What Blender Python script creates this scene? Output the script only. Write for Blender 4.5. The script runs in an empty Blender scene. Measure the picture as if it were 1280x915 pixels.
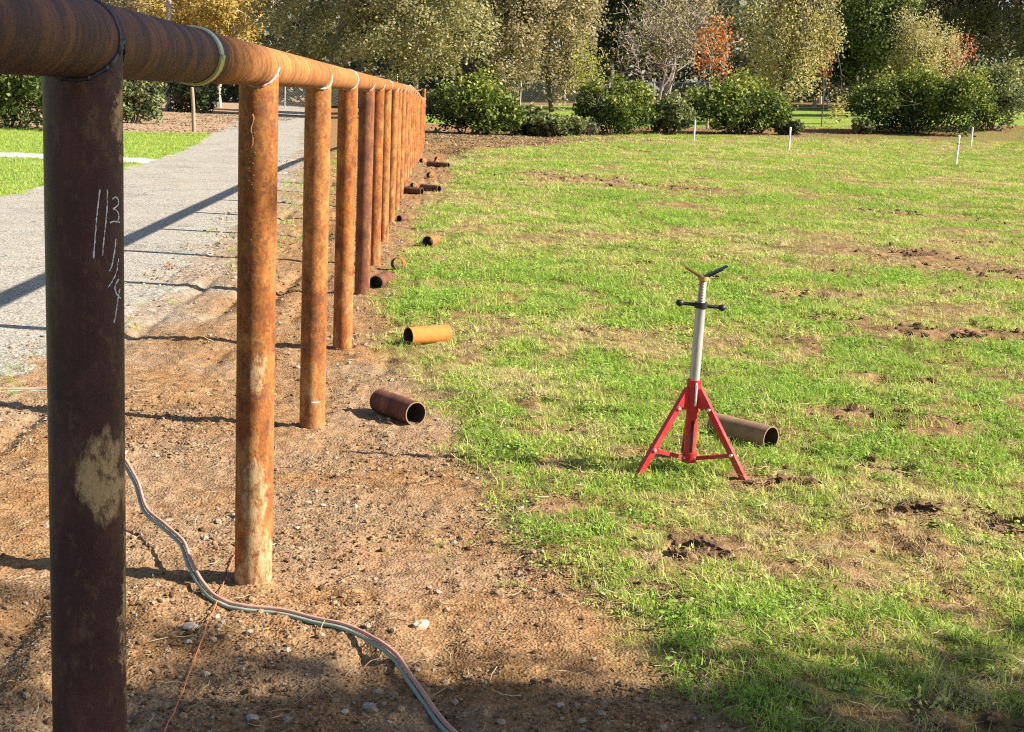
import bpy, math, random
import numpy as np
from mathutils import Vector, Matrix

random.seed(7)
RNG = np.random.default_rng(7)
scene = bpy.context.scene
COL = scene.collection

# ------------------------------------------------------------------ camera
cam_data = bpy.data.cameras.new('camera')
cam = bpy.data.objects.new('camera', cam_data)
COL.objects.link(cam)
CAM_H = 1.5213
right = Vector((0.99779206, -0.05010616, 0.04359321))
down = Vector((0.03356805, -0.18589408, -0.98199622))
fwd = Vector((0.05730778, 0.98129138, -0.18380167))
cam.matrix_world = Matrix(((right.x, -down.x, -fwd.x, 0),
                           (right.y, -down.y, -fwd.y, 0),
                           (right.z, -down.z, -fwd.z, CAM_H),
                           (0, 0, 0, 1)))
cam_data.sensor_width = 36
cam_data.lens = 1797.64 / 1280 * 36
cam_data.clip_start = 0.05
cam_data.clip_end = 3000
scene.camera = cam

# ------------------------------------------------------------------ sky, sun, exposure
SUN_EL, SUN_AZ = math.radians(32.6), math.radians(100)      # azimuth clockwise from +Y
world = bpy.data.worlds.new('World')
scene.world = world
world.use_nodes = True
wn = world.node_tree
sky_tex = wn.nodes.new('ShaderNodeTexSky')
sky_tex.sky_type = 'NISHITA'
sky_tex.sun_disc = False
sky_tex.sun_elevation = SUN_EL
sky_tex.sun_rotation = SUN_AZ
wn.links.new(sky_tex.outputs[0], wn.nodes['Background'].inputs[0])
wn.nodes['Background'].inputs[1].default_value = 0.06

sun_data = bpy.data.lights.new('sun', 'SUN')
sun_data.energy = 5.0
sun_data.angle = math.radians(0.53)
sun_data.color = (1.0, 0.92, 0.80)
sun = bpy.data.objects.new('sun', sun_data)
COL.objects.link(sun)
to_sun = Vector((math.cos(SUN_EL) * math.sin(SUN_AZ), math.cos(SUN_EL) * math.cos(SUN_AZ), math.sin(SUN_EL)))
sun.rotation_euler = to_sun.to_track_quat('Z', 'Y').to_euler()
sun.location = (20, -4, 15)

scene.view_settings.view_transform = 'Standard'
scene.view_settings.look = 'None'
scene.view_settings.gamma = 1.0
scene.view_settings.use_curve_mapping = False
scene.view_settings.exposure = 1.48
try:
    scene.cycles.use_denoising = False
    scene.cycles.filter_width = 1.15
    scene.cycles.sample_clamp_indirect = 4.0
    scene.cycles.max_bounces = 8
    scene.cycles.transparent_max_bounces = 8
except Exception:
    pass

# ------------------------------------------------------------------ numpy noise
def _hash(ix, iy, seed):
    h = (ix * 374761393 + iy * 668265263 + seed * 974634777) & 0xFFFFFFFF
    h = ((h ^ (h >> 13)) * 1274126177) & 0xFFFFFFFF
    h = h ^ (h >> 16)
    return (h & 0xFFFFFF) / float(0xFFFFFF)

def vnoise(x, y, scale, seed=0):
    x = np.asarray(x, float) / scale + 1000.0
    y = np.asarray(y, float) / scale + 1000.0
    ix = np.floor(x).astype(np.int64); iy = np.floor(y).astype(np.int64)
    fx = x - ix; fy = y - iy
    fx = fx * fx * fx * (fx * (fx * 6 - 15) + 10); fy = fy * fy * fy * (fy * (fy * 6 - 15) + 10)
    a = _hash(ix, iy, seed); b = _hash(ix + 1, iy, seed)
    c = _hash(ix, iy + 1, seed); d = _hash(ix + 1, iy + 1, seed)
    return (a + (b - a) * fx) * (1 - fy) + (c + (d - c) * fx) * fy

def fbm(x, y, scale, octv=4, seed=0, gain=0.5):
    s = 0; amp = 1; tot = 0
    for k in range(octv):
        s = s + amp * vnoise(x, y, scale / (2 ** k), seed + 17 * k)
        tot += amp; amp *= gain
    return s / tot

def sstep(a, b, v):
    t = np.clip((np.asarray(v, float) - a) / (b - a), 0, 1)
    return t * t * (3 - 2 * t)

# ------------------------------------------------------------------ the lie of the land
FENCE_X, FENCE_Y0, FENCE_DY = -0.5233, 2.188, 2.111
EDGE = np.array([(0, 1.3), (2.6, 1.15), (3.31, .79), (3.44, .70), (3.61, .65), (3.96, .62), (4.27, .57), (4.45, .44), (4.69, .31), (5.16, .24),
                 (5.61, .22), (5.92, .18), (6.43, .09), (7.1, -.06), (7.61, -.13), (8.19, -.19), (8.87, -.25), (9.65, -.32),
                 (10.4, -.30), (12, -.27), (13.6, -.23), (16.5, -.21), (20, -.15), (23.8, .18), (27, .4), (29, .5), (32, .25),
                 (36, .45), (41, .7), (43.5, 2.2), (48, 4.2), (57, 5.0), (62, 6)])
ROAD_L = np.array([(-20, -5.5), (18, -5.5), (25, -5.36), (29, -5.45), (33.4, -5.75), (42, -6.5), (57.5, -8.0), (71, -9.6), (100, -13), (140, -19), (200, -28)])
ROAD_R = np.array([(-20, -2.2), (7.4, -2.2), (9.3, -2.02), (11.8, -2.05), (15.2, -2.12), (23, -2.5), (35, -3.3), (56, -5.1), (85, -7.6), (100, -9), (140, -14), (200, -22)])

def land(x, y):
    t = np.clip((y - 46) / 28.0, 0, 1) ** 2
    k = np.clip((x - 4) / 25.0, 0, 1.4)
    z = t * k
    z = z + np.clip(y - 74, 0, 26) * 0.04 * sstep(-8, 2, x)
    # the strip under the fence dips at its far end
    z = z - 0.25 * sstep(29, 42, y) * sstep(46, 43, y) * sstep(-2, -.6, x) * sstep(1.2, .2, x)
    return z

def edge_x(y):
    return np.interp(y, EDGE[:, 0], EDGE[:, 1])

PATCH = [  # worn dirt patches in the field: x, y, rx, ry, strength
    (0.93, 4.68, .20, .20, 1.0), (1.80, 5.24, .17, .09, .9), (2.15, 5.13, .2, .10, 1.0), (1.45, 5.66, .16, .12, .8),
    (2.25, 6.9, .35, .22, .8), (0.45, 5.18, .14, .10, .8), (0.62, 5.0, .16, .09, .6), (0.62, 6.42, .14, .12, .6), (3.7, 9.7, .75, .45, 1.0), (3.0, 10.3, .4, .25, .7),
    (5.2, 15.4, .9, .6, .9), (5.75, 14.1, .9, .7, 1.0), (3.1, 11.7, .4, .25, .8), (6.9, 21.8, .7, .6, .7), (2.1, 28.4, 1.2, 1.1, .9),
    (3.6, 27.6, 1.3, 1.3, .9), (1.0, 29.0, .8, .9, .9), (4.8, 26.2, .9, 1.1, .8), (2.5, 57, 3.5, 6, .9), (.4, 50, 2.0, 7, .9), (5.2, 57.5, 3.0, 4.0, .7),
    (10.3, 59.4, 1.0, .8, .7), (6.6, 55.5, 1.2, 1, .5), (1.9, 8.6, .25, .2, .5), (2.6, 8.0, .3, .2, .6), (4.6, 12.3, .5, .3, .7), (1.25, 3.35, .3, .08, .8), (1.1, 6.0, .16, .14, .35),
    (3.0, 6.2, .3, .2, .5), (1.7, 4.25, .18, .08, .5), (1.3, 4.35, .16, .08, .4), (2.0, 5.95, .3, .14, .55), (2.7, 5.75, .4, .2, .5), (0.95, 5.35, .2, .1, .5), (0.8, 7.3, .25, .14, .5),
    (1.5, 4.85, .2, .08, .45), (3.4, 8.6, .4, .25, .5), (1.1, 9.3, .3, .2, .4), (.1, 9.9, .16, .2, .7), (2.4, 12.6, .4, .25, .5), (3.9, 13.6, .5, .3, .6), (6.3, 17.2, .6, .5, .6), (8.6, 21, .9, .7, .5)]

def patchiness(x, y):
    x = np.asarray(x, float); y = np.asarray(y, float)
    jx = (fbm(x, y, .35, 3, 5) - .5); jy = (fbm(x, y, .35, 3, 9) - .5)
    m = np.zeros_like(x)
    for (cx, cy, rx, ry, s) in PATCH:
        q = ((x + jx * rx * 2.2 - cx) / rx) ** 2 + ((y + jy * ry * 2.2 - cy) / ry) ** 2
        m = np.maximum(m, s * np.exp(-q * q * .8))
    rag = fbm(x, y, .22, 4, 611) * .6 + fbm(x, y, .8, 3, 613) * .4
    far = np.clip((y - 9) / 12, 0, 1)
    ragf = fbm(x, y, 1.2, 4, 617)
    rag = rag * (1 - far) + ragf * far
    m = m * sstep(.36, .56, rag + .16 * m)
    stray = sstep(.66, .74, fbm(x, y, .26, 4, 621)) * .6 * (1 - far) + sstep(.65, .73, fbm(x, y, 1.0, 4, 623)) * .6 * far
    return np.maximum(m, stray * sstep(-.05, .3, x - edge_x(y)))

def grass_mask(x, y):
    """1 where the field is grassed, 0 on bare soil"""
    x = np.asarray(x, float); y = np.asarray(y, float)
    w = 0.05 + 0.012 * y
    e = edge_x(y) + (fbm(x, y, .5, 4, 3) - .5) * (0.25 + 0.012 * y)
    g = sstep(-w, w, x - e)
    p = patchiness(x, y)
    g = g * np.clip(1.0 - 1.1 * p, 0, 1)
    n = fbm(x, y, .55, 4, 21)
    n2 = fbm(x, y, .16 + .012 * np.clip(y, 0, 30), 3, 23)
    g = g * (0.62 + 0.38 * sstep(.32, .48, n)) * (.55 + .45 * sstep(.34, .46, n2))
    hed = np.clip((y - 60 - np.clip(x, 0, 30) * .4) / 3, 0, 1)
    return np.clip(g, 0, 1) * (1 - hed)

PITS = [(.90, 4.72, .035, .045), (1.0, 4.66, .022, .03), (1.80, 5.28, .05, .04), (2.14, 5.17, .06, .05), (2.25, 5.1, .04, .04), (1.86, 5.2, .03, .03), (3.6, 9.6, .1, .05),
        (4.0, 9.75, .12, .06), (5.1, 15.3, .15, .07), (5.6, 14.2, .16, .07), (6.1, 14.0, .13, .07), (3.2, 11.7, .12, .06), (6.9, 21.8, .2, .12),
        (2.0, 28, .3, .12), (3.3, 27.2, .3, .12), (4.2, 26.2, .25, .1), (2.3, 6.85, .07, .04), (1.5, 5.58, .05, .04), (1.45, 3.33, .06, .03), (2.65, 8.0, .09, .05), (2.05, 5.97, .07, .035), (4.6, 12.4, .12, .06), (2.45, 12.6, .1, .05)]

def ground_z(x, y):
    x = np.asarray(x, float); y = np.asarray(y, float)
    z = land(x, y)
    e = edge_x(y)
    onroad = (x < np.interp(y, ROAD_R[:, 0], ROAD_R[:, 1])) & (x > np.interp(y, ROAD_L[:, 0], ROAD_L[:, 1]))
    rough = np.where(onroad, .12, 1.0) * sstep(70, 45, y)
    field = sstep(-.1, .25, x - e)
    pa = patchiness(x, y) * field
    z = z + rough * ((fbm(x, y, .9, 3, 31) - .5) * (.05 + .04 * field)
                     + (fbm(x, y, .14, 3, 41) - .5) * (.026 + .020 * field + .004 * pa)
                     + (np.abs(fbm(x, y, .06, 3, 51) - .5)) * (.032 + .014 * pa)
                     + (fbm(x, y, .022, 2, 61) - .5) * .012)
    # a turf step: the grass stands a little above the scraped soil
    z = z + .008 * field * rough
    # wheel ruts along the fence
    for rx, am in ((-1.15, .035), (-1.42, .03), (-.9, .025), (-1.75, .03), (-.2, .02), (.02, .015)):
        z = z - rough * am * np.exp(-((x - rx - .05 * np.sin(y * .6)) / .05) ** 2) * sstep(.35, .6, vnoise(x * .3, y, .9, 77))
    for (cx, cy, r, dp) in PITS:
        q = ((x - cx) / (r * 1.5)) ** 2 + ((y - cy) / r) ** 2
        q = q * (.35 + 1.3 * fbm(x, y, .09, 3, 88))
        z = z - dp * np.where(y < 8, 2.6, 1.7) * np.exp(-q * q) + dp * .12 * np.exp(-(np.sqrt(q) - 1.9) ** 2 * 1.5)
    # soil heaved up round the feet of the posts
    for i in range(5):
        q = (x - FENCE_X) ** 2 + (y - FENCE_Y0 - FENCE_DY * i) ** 2
        z = z + .005 * np.exp(-q / .02)
    return z

def gz(x, y):
    return float(ground_z(np.array([x]), np.array([y]))[0])

# ------------------------------------------------------------------ mesh helpers
def mesh_np(name, v, f, attrs=None, smooth=False):
    """v (N,3), f (M,k) all faces with k corners"""
    me = bpy.data.meshes.new(name)
    v = np.ascontiguousarray(v, np.float32); f = np.ascontiguousarray(f, np.int32)
    me.vertices.add(len(v)); me.vertices.foreach_set('co', v.ravel())
    k = f.shape[1]
    me.loops.add(f.size); me.loops.foreach_set('vertex_index', f.ravel())
    me.polygons.add(len(f))
    me.polygons.foreach_set('loop_start', np.arange(0, f.size, k, dtype=np.int32))
    me.polygons.foreach_set('loop_total', np.full(len(f), k, np.int32))
    if smooth:
        me.polygons.foreach_set('use_smooth', np.ones(len(f), bool))
    for an, av in (attrs or {}).items():
        av = np.asarray(av, np.float32)
        if av.ndim == 1:
            a = me.attributes.new(an, 'FLOAT', 'POINT'); a.data.foreach_set('value', av)
        else:
            a = me.attributes.new(an, 'FLOAT_VECTOR', 'POINT'); a.data.foreach_set('vector', av.ravel())
    me.update(calc_edges=True)
    return me

class MB:
    """collects shapes; build() links them as one mesh object"""
    def __init__(s): s.v = []; s.f = []
    def add(s, vs, fs):
        b = len(s.v); s.v += [tuple(p) for p in vs]; s.f += [tuple(b + i for i in f) for f in fs]
    def tube(s, pts, rad, n=12, caps=True):
        pts = [Vector(p) for p in pts]
        if not hasattr(rad, '__len__'): rad = [rad] * len(pts)
        vs, fs = [], []
        up = Vector((0, 0, 1))
        t0 = (pts[1] - pts[0]).normalized()
        if abs(t0.z) > .95: up = Vector((1, 0, 0))
        a = t0.cross(up).normalized()
        for i, p in enumerate(pts):
            t = (pts[min(i + 1, len(pts) - 1)] - pts[max(i - 1, 0)]).normalized()
            a = (a - t * a.dot(t)).normalized(); b = t.cross(a)
            for k in range(n):
                w = 2 * math.pi * k / n
                vs.append(p + (a * math.cos(w) + b * math.sin(w)) * rad[i])
        for i in range(len(pts) - 1):
            for k in range(n):
                k2 = (k + 1) % n
                fs.append((i * n + k, i * n + k2, (i + 1) * n + k2, (i + 1) * n + k))
        if caps:
            fs.append(tuple(range(n - 1, -1, -1))); fs.append(tuple((len(pts) - 1) * n + k for k in range(n)))
        s.add(vs, fs)
    def box(s, c, size, M=None):
        hx, hy, hz = (q / 2 for q in size)
        vs = [Vector((sx * hx, sy * hy, sz * hz)) for sx in (-1, 1) for sy in (-1, 1) for sz in (-1, 1)]
        if M is not None: vs = [M @ q for q in vs]
        vs = [q + Vector(c) for q in vs]
        s.add(vs, [(0, 1, 3, 2), (4, 6, 7, 5), (0, 4, 5, 1), (2, 3, 7, 6), (0, 2, 6, 4), (1, 5, 7, 3)])
    def bar(s, a, b, w, h, upv=(0, 0, 1)):
        """rectangular bar from a to b"""
        a = Vector(a); b = Vector(b); t = (b - a).normalized()
        x = t.cross(Vector(upv)).normalized(); y = x.cross(t)
        vs = [p + x * (sx * w / 2) + y * (sy * h / 2) for p in (a, b) for sx, sy in ((-1, -1), (1, -1), (1, 1), (-1, 1))]
        s.add(vs, [(3, 2, 1, 0), (4, 5, 6, 7), (0, 1, 5, 4), (1, 2, 6, 5), (2, 3, 7, 6), (3, 0, 4, 7)])
    def hollow(s, a, b, ro, ri, n=28, squash=1.0):
        a = Vector(a); b = Vector(b); t = (b - a).normalized()
        up = Vector((0, 0, 1)) if abs(t.z) < .9 else Vector((1, 0, 0))
        x = t.cross(up).normalized(); y = x.cross(t)
        vs = []
        for p, r in ((a, ro), (b, ro), (b, ri), (a, ri)):
            for k in range(n):
                w = 2 * math.pi * k / n
                vs.append(p + x * math.cos(w) * r + y * math.sin(w) * r * squash)
        fs = []
        for q in range(4):
            for k in range(n):
                k2 = (k + 1) % n; q2 = (q + 1) % 4
                fs.append((q * n + k, q * n + k2, q2 * n + k2, q2 * n + k))
        s.add(vs, fs)
    def mesh(s, name, smooth=False):
        me = bpy.data.meshes.new(name)
        me.from_pydata([tuple(p) for p in s.v], [], s.f); me.update()
        if smooth:
            me.polygons.foreach_set('use_smooth', [True] * len(me.polygons))
            try: me.set_sharp_from_angle(angle=math.radians(40))
            except Exception: pass
        return me
    def build(s, name, mat, parent=None, smooth=True):
        return link(name, s.mesh(name, smooth), mat, parent)

def link(name, me, mat, parent=None):
    o = bpy.data.objects.new(name, me); COL.objects.link(o)
    if mat is not None:
        me.materials.clear(); me.materials.append(mat)
    if parent is not None: o.parent = parent
    return o

def tag(o, label=None, cat=None, group=None, kind=None):
    if label: o['label'] = label
    if cat: o['category'] = cat
    if group: o['group'] = group
    if kind: o['kind'] = kind
    return o

def thing(name, loc, label, cat, group=None, rz=0):
    o = bpy.data.objects.new(name, None); COL.objects.link(o)
    o.location = loc; o.rotation_euler = (0, 0, rz); o.empty_display_size = .1
    return tag(o, label, cat, group)

# ------------------------------------------------------------------ material helpers
class NT:
    def __init__(s, name):
        s.m = bpy.data.materials.new(name); s.m.use_nodes = True
        s.t = s.m.node_tree; s.t.nodes.clear()
        s.out = s.n('ShaderNodeOutputMaterial')
    def n(s, typ, **kw):
        nd = s.t.nodes.new(typ)
        for k, v in kw.items(): setattr(nd, k, v)
        return nd
    def l(s, a, b): s.t.links.new(a, b)
    def put(s, sock, v):
        if hasattr(v, 'is_output') or isinstance(v, bpy.types.NodeSocket): s.l(v, sock)
        elif v is not None: sock.default_value = v
    def obj(s): return s.n('ShaderNodeTexCoord').outputs['Object']
    def pos(s): return s.n('ShaderNodeNewGeometry').outputs['Position']
    def attr(s, name, typ='GEOMETRY', out='Fac'):
        nd = s.n('ShaderNodeAttribute'); nd.attribute_name = name; nd.attribute_type = typ
        return nd.outputs[out]
    def mapping(s, vec, scale=(1, 1, 1), loc=(0, 0, 0)):
        nd = s.n('ShaderNodeMapping'); s.l(vec, nd.inputs['Vector'])
        nd.inputs['Scale'].default_value = scale; nd.inputs['Location'].default_value = loc
        return nd.outputs[0]
    def noise(s, vec, scale, detail=4, rough=.55, dist=0, out=0):
        nd = s.n('ShaderNodeTexNoise')
        if vec is not None: s.l(vec, nd.inputs['Vector'])
        nd.inputs['Scale'].default_value = scale; nd.inputs['Detail'].default_value = detail
        nd.inputs['Roughness'].default_value = rough; nd.inputs['Distortion'].default_value = dist
        return nd.outputs[out]
    def vor(s, vec, scale, out='Distance', rnd=1):
        nd = s.n('ShaderNodeTexVoronoi'); s.l(vec, nd.inputs['Vector'])
        nd.inputs['Scale'].default_value = scale; nd.inputs['Randomness'].default_value = rnd
        return nd.outputs[out]
    def ramp(s, fac, stops):
        nd = s.n('ShaderNodeValToRGB'); s.l(fac, nd.inputs[0])
        el = nd.color_ramp.elements
        while len(el) < len(stops): el.new(.5)
        for e, (p, c) in zip(el, stops):
            e.position = p
            e.color = (c, c, c, 1) if not hasattr(c, '__len__') else (*c, 1)
        return nd.outputs[0]
    def mix(s, fac, a, b, mode='MIX'):
        nd = s.n('ShaderNodeMix', data_type='RGBA', blend_type=mode)
        s.put(nd.inputs[0], fac)
        for sock, v in ((nd.inputs[6], a), (nd.inputs[7], b)):
            if isinstance(v, tuple) and len(v) == 3: v = (*v, 1)
            s.put(sock, v)
        return nd.outputs[2]
    def math(s, op, a, b=None, clamp=False):
        nd = s.n('ShaderNodeMath', operation=op); nd.use_clamp = clamp
        s.put(nd.inputs[0], a)
        if b is not None: s.put(nd.inputs[1], b)
        return nd.outputs[0]
    def rng(s, v, a, b, c=0.0, d=1.0, smooth=False):
        nd = s.n('ShaderNodeMapRange'); nd.clamp = True
        if smooth: nd.interpolation_type = 'SMOOTHSTEP'
        s.put(nd.inputs[0], v)
        for i, q in enumerate((a, b, c, d)): nd.inputs[i + 1].default_value = q
        return nd.outputs[0]
    def sep(s, vec):
        nd = s.n('ShaderNodeSeparateXYZ'); s.l(vec, nd.inputs[0]); return nd.outputs
    def comb(s, x, y, z):
        nd = s.n('ShaderNodeCombineXYZ')
        for i, q in enumerate((x, y, z)): s.put(nd.inputs[i], q)
        return nd.outputs[0]
    def bump(s, h, strength=.5, dist=.01):
        nd = s.n('ShaderNodeBump'); s.l(h, nd.inputs['Height'])
        nd.inputs['Strength'].default_value = strength; nd.inputs['Distance'].default_value = dist
        return nd.outputs[0]
    def pbr(s, col, rough=.8, metal=0.0, normal=None, spec=.5):
        b = s.n('ShaderNodeBsdfPrincipled')
        if isinstance(col, tuple) and len(col) == 3: col = (*col, 1)
        s.put(b.inputs['Base Color'], col); s.put(b.inputs['Roughness'], rough); s.put(b.inputs['Metallic'], metal)
        s.put(b.inputs['Specular IOR Level'], spec)
        if normal is not None: s.l(normal, b.inputs['Normal'])
        s.l(b.outputs[0], s.out.inputs[0])
        return s.m

def flat_mat(name, col, rough=.7, metal=0.0, var=.25, scale=40, spec=.5, bump=.15):
    t = NT(name); n = t.noise(t.obj(), scale, 4, .6)
    c = t.mix(n, tuple(q * (1 - var) for q in col), tuple(min(1, q * (1 + var)) for q in col))
    return t.pbr(c, rough, metal, t.bump(n, bump, .003), spec)

def leaf_mat(name, stops, transl=.35, rough=.55, inst=False):
    """thin leaves: diffuse + translucent + a little gloss; colour by the per-leaf value v"""
    t = NT(name)
    v = t.attr('v')
    if inst:
        v = t.math('ADD', t.math('MULTIPLY', v, .55), t.math('MULTIPLY', t.attr('tint', 'INSTANCER'), .72))
        v = t.math('SUBTRACT', v, .12, True)
    c = t.ramp(v, stops)
    b = t.n('ShaderNodeBsdfPrincipled'); t.l(c, b.inputs['Base Color']); b.inputs['Roughness'].default_value = rough
    b.inputs['Specular IOR Level'].default_value = .15
    tr = t.n('ShaderNodeBsdfTranslucent'); t.l(t.mix(.5, c, t.mix(1.0, c, (1, .95, .35), 'MULTIPLY')), tr.inputs[0])
    mx = t.n('ShaderNodeMixShader'); mx.inputs[0].default_value = transl
    t.l(b.outputs[0], mx.inputs[1]); t.l(tr.outputs[0], mx.inputs[2]); t.l(mx.outputs[0], t.out.inputs[0])
    return t.m

# ------------------------------------------------------------------ materials of the setting
def make_soil():
    t = NT('soil')
    P = t.pos()
    g, gr, pa = t.attr('grassy'), t.attr('gravel'), t.attr('patch')
    n1 = t.noise(P, 2.2, 5, .6); n2 = t.noise(P, 14, 5, .65); n3 = t.noise(P, 90, 3, .6)
    v1 = t.vor(P, 115); vc = t.vor(P, 115, 'Color')
    soil = t.ramp(n2, [(.25, (.125, .072, .037)), (.45, (.225, .136, .070)), (.62, (.30, .193, .104)), (.8, (.39, .27, .16))])
    soil = t.mix(t.rng(n1, .35, .7), soil, t.mix(1.0, soil, (1.0, .86, .66), 'MULTIPLY'))
    # crumbs: each cell its own tone
    crumb = t.mix(.4, soil, t.mix(1.0, soil, t.ramp(t.sep(vc)[0], [(0, (.35, .32, .3)), (.5, (.9, .88, .85)), (.8, (1.3, 1.3, 1.28)), (1, (1.9, 1.95, 1.95))]), 'MULTIPLY'))
    n4 = t.noise(P, 34, 4, .7)
    crumb = t.mix(t.math('MULTIPLY', t.rng(n4, .64, .72), .5), crumb, (.09, .05, .026))
    crumb = t.mix(t.math('MULTIPLY', t.rng(n4, .36, .28), .45), crumb, (.44, .32, .19))
    # an orange rust stain by the second post
    d = t.n('ShaderNodeVectorMath', operation='DISTANCE'); t.l(t.mapping(P, (1, .6, 0)), d.inputs[0]); d.inputs[1].default_value = (-.17, 2.79, 0)
    st = t.math('MULTIPLY', t.rng(d.outputs['Value'], .16, .02), t.rng(n2, .35, .65))
    crumb = t.mix(t.math('MULTIPLY', st, .6), crumb, (.44, .16, .05))
    gv = t.vor(P, 42, 'Color')
    grav = t.mix(t.noise(P, 60, 3, .6), (.22, .185, .145), (.41, .355, .285))
    grav = t.mix(.55, grav, t.mix(1.0, grav, t.ramp(t.sep(gv)[0], [(0, (.35, .33, .3)), (.6, (1, 1, 1)), (1, (1.6, 1.6, 1.6))]), 'MULTIPLY'))
    c = t.mix(t.math('MULTIPLY', gr, t.rng(n2, .2, .6, .45, 1.0)), crumb, grav)
    thatch = t.ramp(n2, [(.3, (.06, .06, .018)), (.5, (.15, .15, .045)), (.7, (.30, .27, .11))])
    thatch = t.mix(t.rng(n3, .4, .6), thatch, t.mix(1.0, thatch, (.75, 1.05, .55), 'MULTIPLY'))
    c = t.mix(g, c, thatch)
    c = t.mix(t.math('MULTIPLY', pa, .75), c, t.ramp(n2, [(.3, (.065, .038, .02)), (.52, (.19, .12, .06)), (.7, (.36, .27, .15))]))
    hgt = t.math('ADD', t.math('ADD', t.math('MULTIPLY', v1, .7), t.math('MULTIPLY', n3, .6)), n2)
    return t.pbr(c, .95, 0, t.bump(hgt, .7, .009), .05)

def make_road():
    t = NT('worn_asphalt')
    P = t.pos()
    n1 = t.noise(P, .8, 4, .6); n2 = t.noise(P, 9, 5, .65); n3 = t.noise(P, 160, 2, .5)
    vc = t.vor(P, 70, 'Color')
    base = t.mix(t.rng(n1, .3, .7), (.255, .24, .215), (.34, .32, .28))
    base = t.mix(t.rng(n2, .35, .7), base, t.mix(1.0, base, (1.18, 1.1, .98), 'MULTIPLY'))
    base = t.mix(.85, base, t.mix(1.0, base, t.ramp(t.sep(vc)[0], [(0, (.45, .45, .45)), (.5, (.95, .95, .95)), (1, (1.6, 1.57, 1.5))]), 'MULTIPLY'))
    tr = t.noise(t.mapping(P, (1.2, .05, 1)), 2.0, 3, .5)
    base = t.mix(t.math('MULTIPLY', t.rng(tr, .5, .7), .3), base, (.36, .33, .28))
    ck = t.n('ShaderNodeTexVoronoi'); ck.feature = 'DISTANCE_TO_EDGE'; ck.inputs['Scale'].default_value = .55
    wv = t.n('ShaderNodeVectorMath', operation='ADD'); t.l(P, wv.inputs[0]); t.l(t.noise(P, 2.5, 4, .6, 0, 1), wv.inputs[1]); t.l(wv.outputs[0], ck.inputs['Vector'])
    base = t.mix(t.math('MULTIPLY', t.rng(ck.outputs['Distance'], .012, .003), .6), base, (.09, .085, .08))
    base = t.mix(t.math('MULTIPLY', t.rng(n1, .55, .65), .35), base, (.17, .165, .16))
    return t.pbr(base, .9, 0, t.bump(t.math('ADD', n3, t.vor(P, 70)), .6, .008), .1)

def make_lawn():
    t = NT('mown_lawn')
    P = t.pos()
    n1 = t.noise(P, .7, 4, .6); n2 = t.noise(P, 12, 5, .7)
    c = t.ramp(n2, [(.25, (.08, .125, .02)), (.5, (.18, .26, .045)), (.75, (.29, .37, .09))])
    c = t.mix(t.rng(n1, .4, .7), c, t.mix(1.0, c, (1.25, 1.1, .8), 'MULTIPLY'))
    return t.pbr(c, .9, 0, t.bump(n2, .8, .04), .1)

def make_chips():
    t = NT('wood_chips')
    P = t.pos()
    n2 = t.noise(P, 5, 5, .7); vc = t.vor(P, 14, 'Color')
    c = t.ramp(n2, [(.25, (.16, .10, .06)), (.5, (.34, .23, .15)), (.75, (.50, .38, .27))])
    c = t.mix(.5, c, t.mix(1.0, c, t.ramp(t.sep(vc)[0], [(0, (.5, .5, .5)), (1, (1.4, 1.35, 1.3))]), 'MULTIPLY'))
    return t.pbr(c, .95, 0, t.bump(n2, .8, .05), .1)

M = {}
M['soil'] = make_soil(); M['road'] = make_road(); M['lawn'] = make_lawn(); M['chips'] = make_chips()
M['concrete'] = flat_mat('pale_concrete', (.48, .46, .40), .9, var=.2, scale=6)

# ------------------------------------------------------------------ ground grid, split by what lies on it
def grow(start, step, ratio, stop):
    r = [start]; s = step
    while r[-1] < stop:
        r.append(r[-1] + s); s *= ratio
    return r
xs = np.arange(-2.4, 2.41, .017)
xr = np.array(grow(2.41, .0175, 1.028, 34)); xr = np.r_[xr, np.array(grow(xr[-1] + 2, 2, 1.25, 900))]
xl = -np.array(grow(2.417, .0175, 1.03, 34)); xl = np.r_[xl, -np.array(grow(-xl[-1] + 2, 2, 1.25, 900))]
XS = np.sort(np.r_[xl, xs, xr])
ys = [2.5]
while ys[-1] < 62: ys.append(ys[-1] + max(.014, .0055 * ys[-1]))
while ys[-1] < 1200: ys.append(ys[-1] * 1.035)
YS = np.r_[np.array(grow(-40, 4, .93, 2.0)), np.array(ys)]
YS = np.unique(YS)
GX, GY = np.meshgrid(XS, YS)
gxf, gyf = GX.ravel(), GY.ravel()
GZ = ground_z(gxf, gyf)
gv = np.c_[gxf, gyf, GZ]
nx, ny = len(XS), len(YS)
ii, jj = np.meshgrid(np.arange(nx - 1), np.arange(ny - 1))
a0 = (jj * nx + ii).ravel()
gf = np.c_[a0, a0 + 1, a0 + 1 + nx, a0 + nx]
fcx = (gxf[gf[:, 0]] + gxf[gf[:, 2]]) / 2; fcy = (gyf[gf[:, 0]] + gyf[gf[:, 2]]) / 2

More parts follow.
